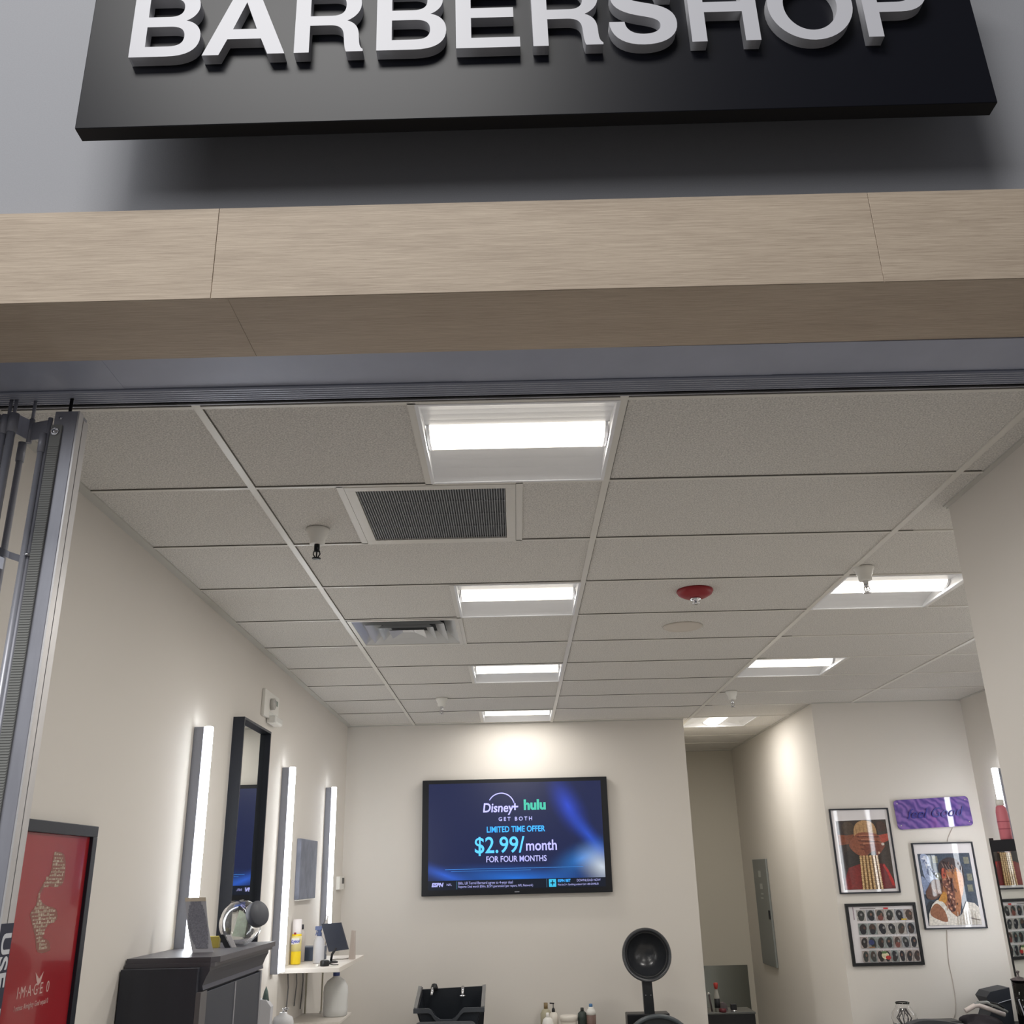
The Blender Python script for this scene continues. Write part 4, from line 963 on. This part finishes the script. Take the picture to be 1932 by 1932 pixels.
tc = nt.nodes.new('ShaderNodeTexCoord'); nt.links.new(tc.outputs['Object'], wv.inputs[0])
rp_ = nt.nodes.new('ShaderNodeValToRGB'); rp_.color_ramp.elements[0].color = (*lin((84, 66, 140)), 1); rp_.color_ramp.elements[1].color = (*lin((132, 100, 176)), 1)
nt.links.new(wv.outputs['Fac'], rp_.inputs[0]); nt.links.new(rp_.outputs[0], b.inputs['Base Color'])
mb.build('panel', M_purp, pp)
M_neon = mat('neon_tube_blue', (52, 52, 142), .3)
text('feel Good', .105, frame_m((0, -.026, .108), (1, 0, 0), (0, 0, 1)), M_neon, pp, 'neon_tubing', .002, shear=.45, sx=1.02)
for x, z in ((-.27, .195), (.27, .195), (-.27, .03), (.27, .03)): MB().lathe([(.005, -.002), (.005, .018)], (x, -.018, z), (0, 1, 0), 12).build('standoff', M_steel, pp)
def cord(label, pts, m):
    o = MB().tube(pts, .0025, 8).build('power_cord', m, pp, xf=Matrix.Translation((-3.29, -YP, -2.06))); o['label'] = label; return o
M_cord = mat('cord_white', (196, 186, 178), .5)
cord('short white cord from the purple plaque down to the picture below it', [(3.424, YP-.004, 2.052), (3.40, YP-.004, 2.02), (3.375, YP-.004, 1.985), (3.36, YP-.004, 1.952)], M_cord)
cord('long white cord trailing down the wall below the white-top picture', [(3.22, YP-.004, 1.325), (3.205, YP-.004, 1.26), (3.196, YP-.004, 1.191), (3.184, YP-.004, 1.096), (3.188, YP-.004, .981), (3.184, YP-.004, .887), (3.176, YP-.004, .822), (3.16, YP-.004, .767), (3.138, YP-.004, .73)], M_cord)

# ------------------------------------------------------------------ right styling station
ct = thing('station_counter', 'dark styling counter in the back right corner under the pictures', 'counter', (3.2, 7.55, 0))
MB().box(-.60, .465, -.55, .38, .66, .70, bev=.004).build('top', M_blackm, ct)
for x0_, x1_ in ((-.57, -.21), (-.20, .13), (.14, .45)): MB().box(x0_, x1_, -.50, .36, .06, .655, bev=.004).build('drawer_unit', M_char, ct)
zc_ = .70
MB().box(-.56, .44, -.47, .35, 0, .06).build('plinth', M_blackm, ct)
# leaning mirror: plane normal (-cos a, -sin a)
A_ = .2156
lm = thing('leaning_mirror', 'angled mirror with a thick black top standing on the right-hand counter', 'mirror', (3.459, 7.42, zc_), (0, 0, A_))
# local: +y runs away along the glass, +x behind the glass, the glass faces -x
mb = MB(); mb.box(0, .02, -.70, -.001, .0, 1.175); mb.build('mirror_glass', M_mirror, lm)
MB().box(-.004, .024, -.008, .004, 0, 1.26).build('frame_side', M_black, lm)
MB().box(-.004, .09, -.70, .004, 1.165, 1.245, bev=.002).build('top_box', M_blackm, lm)
MB().box(.02, .028, -.69, -.01, 0, 1.16).build('backing', M_blackm, lm)
pk = thing('pink_bottle', 'pink bottle with a white cap standing on top of the angled mirror', 'bottle', (3.525, 7.30, zc_+1.245))
MB().lathe([(0, 0), (.038, 0), (.041, .006), (.041, .12), (.039, .19), (.032, .225), (.022, .236)], n=32).build('body', mat('pink_plastic', (212, 120, 132), .35), pk)
MB().lathe([(.022, .234), (.028, .238), (.028, .272), (.025, .276), (0, .276)], n=28).build('cap', M_white, pk)
for z in (.07, .12): MB().lathe([(.0413, z), (.0413, z+.006)], n=32).build('label_line', mat('pink_dark', (170, 80, 96), .4), pk)

gj = thing('glass_bowl', 'clear round glass bowl on the counter under the photo chart', 'bowl', (2.715, 7.62, zc_))
prof = [(0, 0), (.05, .0), (.075, .03), (.088, .075), (.080, .115), (.055, .145), (.045, .165), (.05, .18)]
MB().lathe(prof+[(r-.003, h_+.001) for r, h_ in prof[::-1][:-1]]+[(0, .006)], n=40).build('bowl', M_glass, gj)
mb = MB()
for k in range(9):
    a_ = k*.7; mb.tube([(.02*math.cos(a_), .02*math.sin(a_), .03), (.05*math.cos(a_), .05*math.sin(a_), .08), (.02*math.cos(a_+1), .02*math.sin(a_+1), .14)], .004, 6)
mb.build('contents', mat('dark_clips', (90, 88, 90), .3), gj)
cbk = thing('styling_chair', 'black rounded styling chair back in front of the counter', 'chair', (2.66, 6.85, 0))
pts = [(-.20, .45), (-.215, .80), (-.17, .858), (-.05, .868), (.10, .845), (.20, .79), (.22, .45)]
mb = MB(); mb.prism([(x, -.04, z) for x, z in smooth_pts(pts, 4)], (0, .08, 0)); mb.build('backrest', mat('chair_vinyl', (58, 61, 66), .45), cbk)
MB().box(-.23, .23, -.5, -.03, .42, .52, bev=.04).build('seat', mat('chair_vinyl', (58, 61, 66), .45), cbk)
MB().lathe([(.26, 0), (.26, .015), (.05, .04), (.04, .42)], (0, -.25, 0), n=32).build('pedestal', M_steel, cbk)
cs = thing('black_case', 'flat black case on the counter between the glass bowl and the dark cloth', 'case', (2.955, 7.50, zc_))
MB().box(-.10, .085, -.08, .08, 0, .078, bev=.012).build('case', M_black, cs)
MB().box(-.085, -.080, -.082, .0, .0, .0785).build('band', M_alud, cs)
dk = thing('dark_cloth', 'crumpled dark cloth heaped on the right-hand counter', 'cloth', (3.19, 7.48, zc_))
def blob(name, parent, m, sc, seed, amp, loc=(0, 0, 0)):
    bm = bmesh.new(); bmesh.ops.create_icosphere(bm, subdivisions=4, radius=1); r_ = random.Random(seed)
    ph = [(r_.uniform(2, 6), r_.uniform(2, 6), r_.uniform(2, 6), r_.uniform(0, 6)) for _ in range(7)]
    for v in bm.verts:
        d = sum(math.sin(a*v.co.x+b_*v.co.y+c_*v.co.z+e_) for a, b_, c_, e_ in ph)/7
        v.co *= 1+amp*d; v.co = Vector((v.co.x*sc[0], v.co.y*sc[1], max(v.co.z, -.35)*sc[2]))+Vector(loc)
    for f in bm.faces: f.smooth = True
    me = bpy.data.meshes.new(name); bm.to_mesh(me); bm.free(); me.materials.append(m)
    o = bpy.data.objects.new(name, me); COL.objects.link(o); o.parent = parent; return o
blob('cloth', dk, mat('cloth_dark', (54, 50, 56), .8, bump=.4, scale=50), (.135, .12, .085), 4, .35, (0, 0, .03))
iron = thing('flat_iron', 'white hair straightener lying across the dark cloth', 'hair straightener', (3.21, 7.42, zc_+.145), (0, .36, 0))
mb = MB(); mb.tube([(-.13, 0, -.055), (-.11, 0, -.035), (-.075, 0, .0), (-.05, 0, .012), (.13, 0, .012)], .016, 12); mb.build('body', mat('iron_white', (228, 216, 212), .35), iron)
mb = MB(); mb.tube([(-.06, .0, .024), (.0, .0, .048), (.10, .01, .045), (.15, .01, .034)], .010, 10); mb.tube([(-.05, 0, .02), (-.075, 0, .01), (-.085, 0, -.02)], .012, 10); mb.build('lever_arm', mat('iron_grey', (150, 152, 150), .3), iron)
MB().tube([(.02, -.004, .055), (.07, -.004, .062), (.12, .006, .052)], .006, 8).build('grip', M_black, iron)
bb = thing('black_bag', 'black boxy tool bag behind the straightener', 'bag', (3.39, 7.68, zc_))
mb = MB(); mb.prism([(-.125, -.09, 0), (.08, -.09, 0), (.09, -.09, .26), (-.05, -.09, .235), (-.085, -.09, .20), (-.055, -.09, .14)], (0, .18, 0)); mb.build('bag', mat('bag_black', (40, 44, 52), .5), bb)
MB().tube([(-.06, -.093, .14), (.0, -.095, .165), (.085, -.095, .185)], .003, 6).build('zip', M_alud, bb)
cc = thing('canister', 'clear tool canister with a knobbed lid and pink combs beside the mirror', 'canister', (3.375, 7.20, zc_))
MB().lathe([(.045, 0), (.050, .003), (.050, .345), (.048, .345), (.048, .006), (0, .006)], n=36).build('glass', M_glass, cc)
mb = MB(); mb.lathe([(0, .345), (.054, .345), (.054, .352), (.03, .362), (.008, .368), (.006, .385), (.013, .395), (.013, .402), (0, .404)], n=32); mb.build('lid', mat('lid_smoke', (120, 112, 114), .15, metal=.5), cc)
mb = MB(); mb.lathe([(0, .01), (.030, .01), (.030, .21), (0, .21)], n=24); mb.build('black_combs', mat('combs_dark', (96, 100, 104), .5), cc)
mb = MB(); mb.box(-.03, -.022, -.03, -.026, .2, .335); mb.box(-.012, -.004, -.036, -.032, .16, .33); mb.build('pink_comb', mat('comb_pink', (206, 96, 116), .4), cc)
MB().lathe([(.0505, .0), (.056, .0), (.056, .012), (.0505, .014), (.0505, 0)], n=32).build('base', M_steel, cc)
rod = thing('metal_rod', 'thin metal rod leaning beside the clear canister', 'rod', (3.34, 7.12, zc_))
MB().tube([(.02, 0, .0), (.0, .01, .12), (-.02, .02, .235)], .004, 8).build('rod', M_alud, rod)

# ================================================================== LIGHTS
def area(name, loc, target, sx, sy, power, col=(1, 1, 1)):
    l = bpy.data.lights.new(name, 'AREA'); l.shape = 'RECTANGLE'; l.size = sx; l.size_y = sy; l.energy = power; l.color = col
    o = bpy.data.objects.new(name, l); COL.objects.link(o); o.location = loc
    d = Vector(target)-Vector(loc); o.rotation_euler = d.to_track_quat('-Z', 'Y').to_euler(); return o
area('concourse_light', (-5.0, -3.6, 5.2), (.2, 1.9, 3.3), 5.5, 2.4, 200, (.97, .98, 1))
area('concourse_light', (-1.1, -1.3, 6.8), (-1.1, -1.0, 0), 2.6, 1.7, 230, (1, .985, .96))
w = bpy.data.worlds.new('concourse'); bpy.context.scene.world = w; w.use_nodes = True
bg = w.node_tree.nodes['Background']; bg.inputs[0].default_value = (.62, .64, .70, 1); bg.inputs[1].default_value = .13

# ================================================================== CAMERA
cam = bpy.data.cameras.new('camera'); co = bpy.data.objects.new('camera', cam); COL.objects.link(co)
cam.sensor_width = 36; cam.sensor_fit = 'HORIZONTAL'; cam.lens = 1809.2/1932*36; cam.clip_start = .05; cam.clip_end = 60
yaw, pitch, roll = -.0033, .3625, -.0235
f = Vector((-math.sin(yaw)*math.cos(pitch), math.cos(yaw)*math.cos(pitch), math.sin(pitch)))
r = Vector((math.cos(yaw), math.sin(yaw), 0)); u = r.cross(f)
r2 = r*math.cos(roll)+u*math.sin(roll); u2 = -r*math.sin(roll)+u*math.cos(roll)
m = Matrix((r2, u2, -f)).transposed().to_4x4(); m.translation = (0, 0, 1.78); co.matrix_world = m
sc_ = bpy.context.scene; sc_.camera = co
sc_.view_settings.view_transform = 'Standard'; sc_.view_settings.look = 'None'; sc_.view_settings.gamma = 1
sc_.view_settings.use_curve_mapping = False; sc_.view_settings.exposure = 0.0
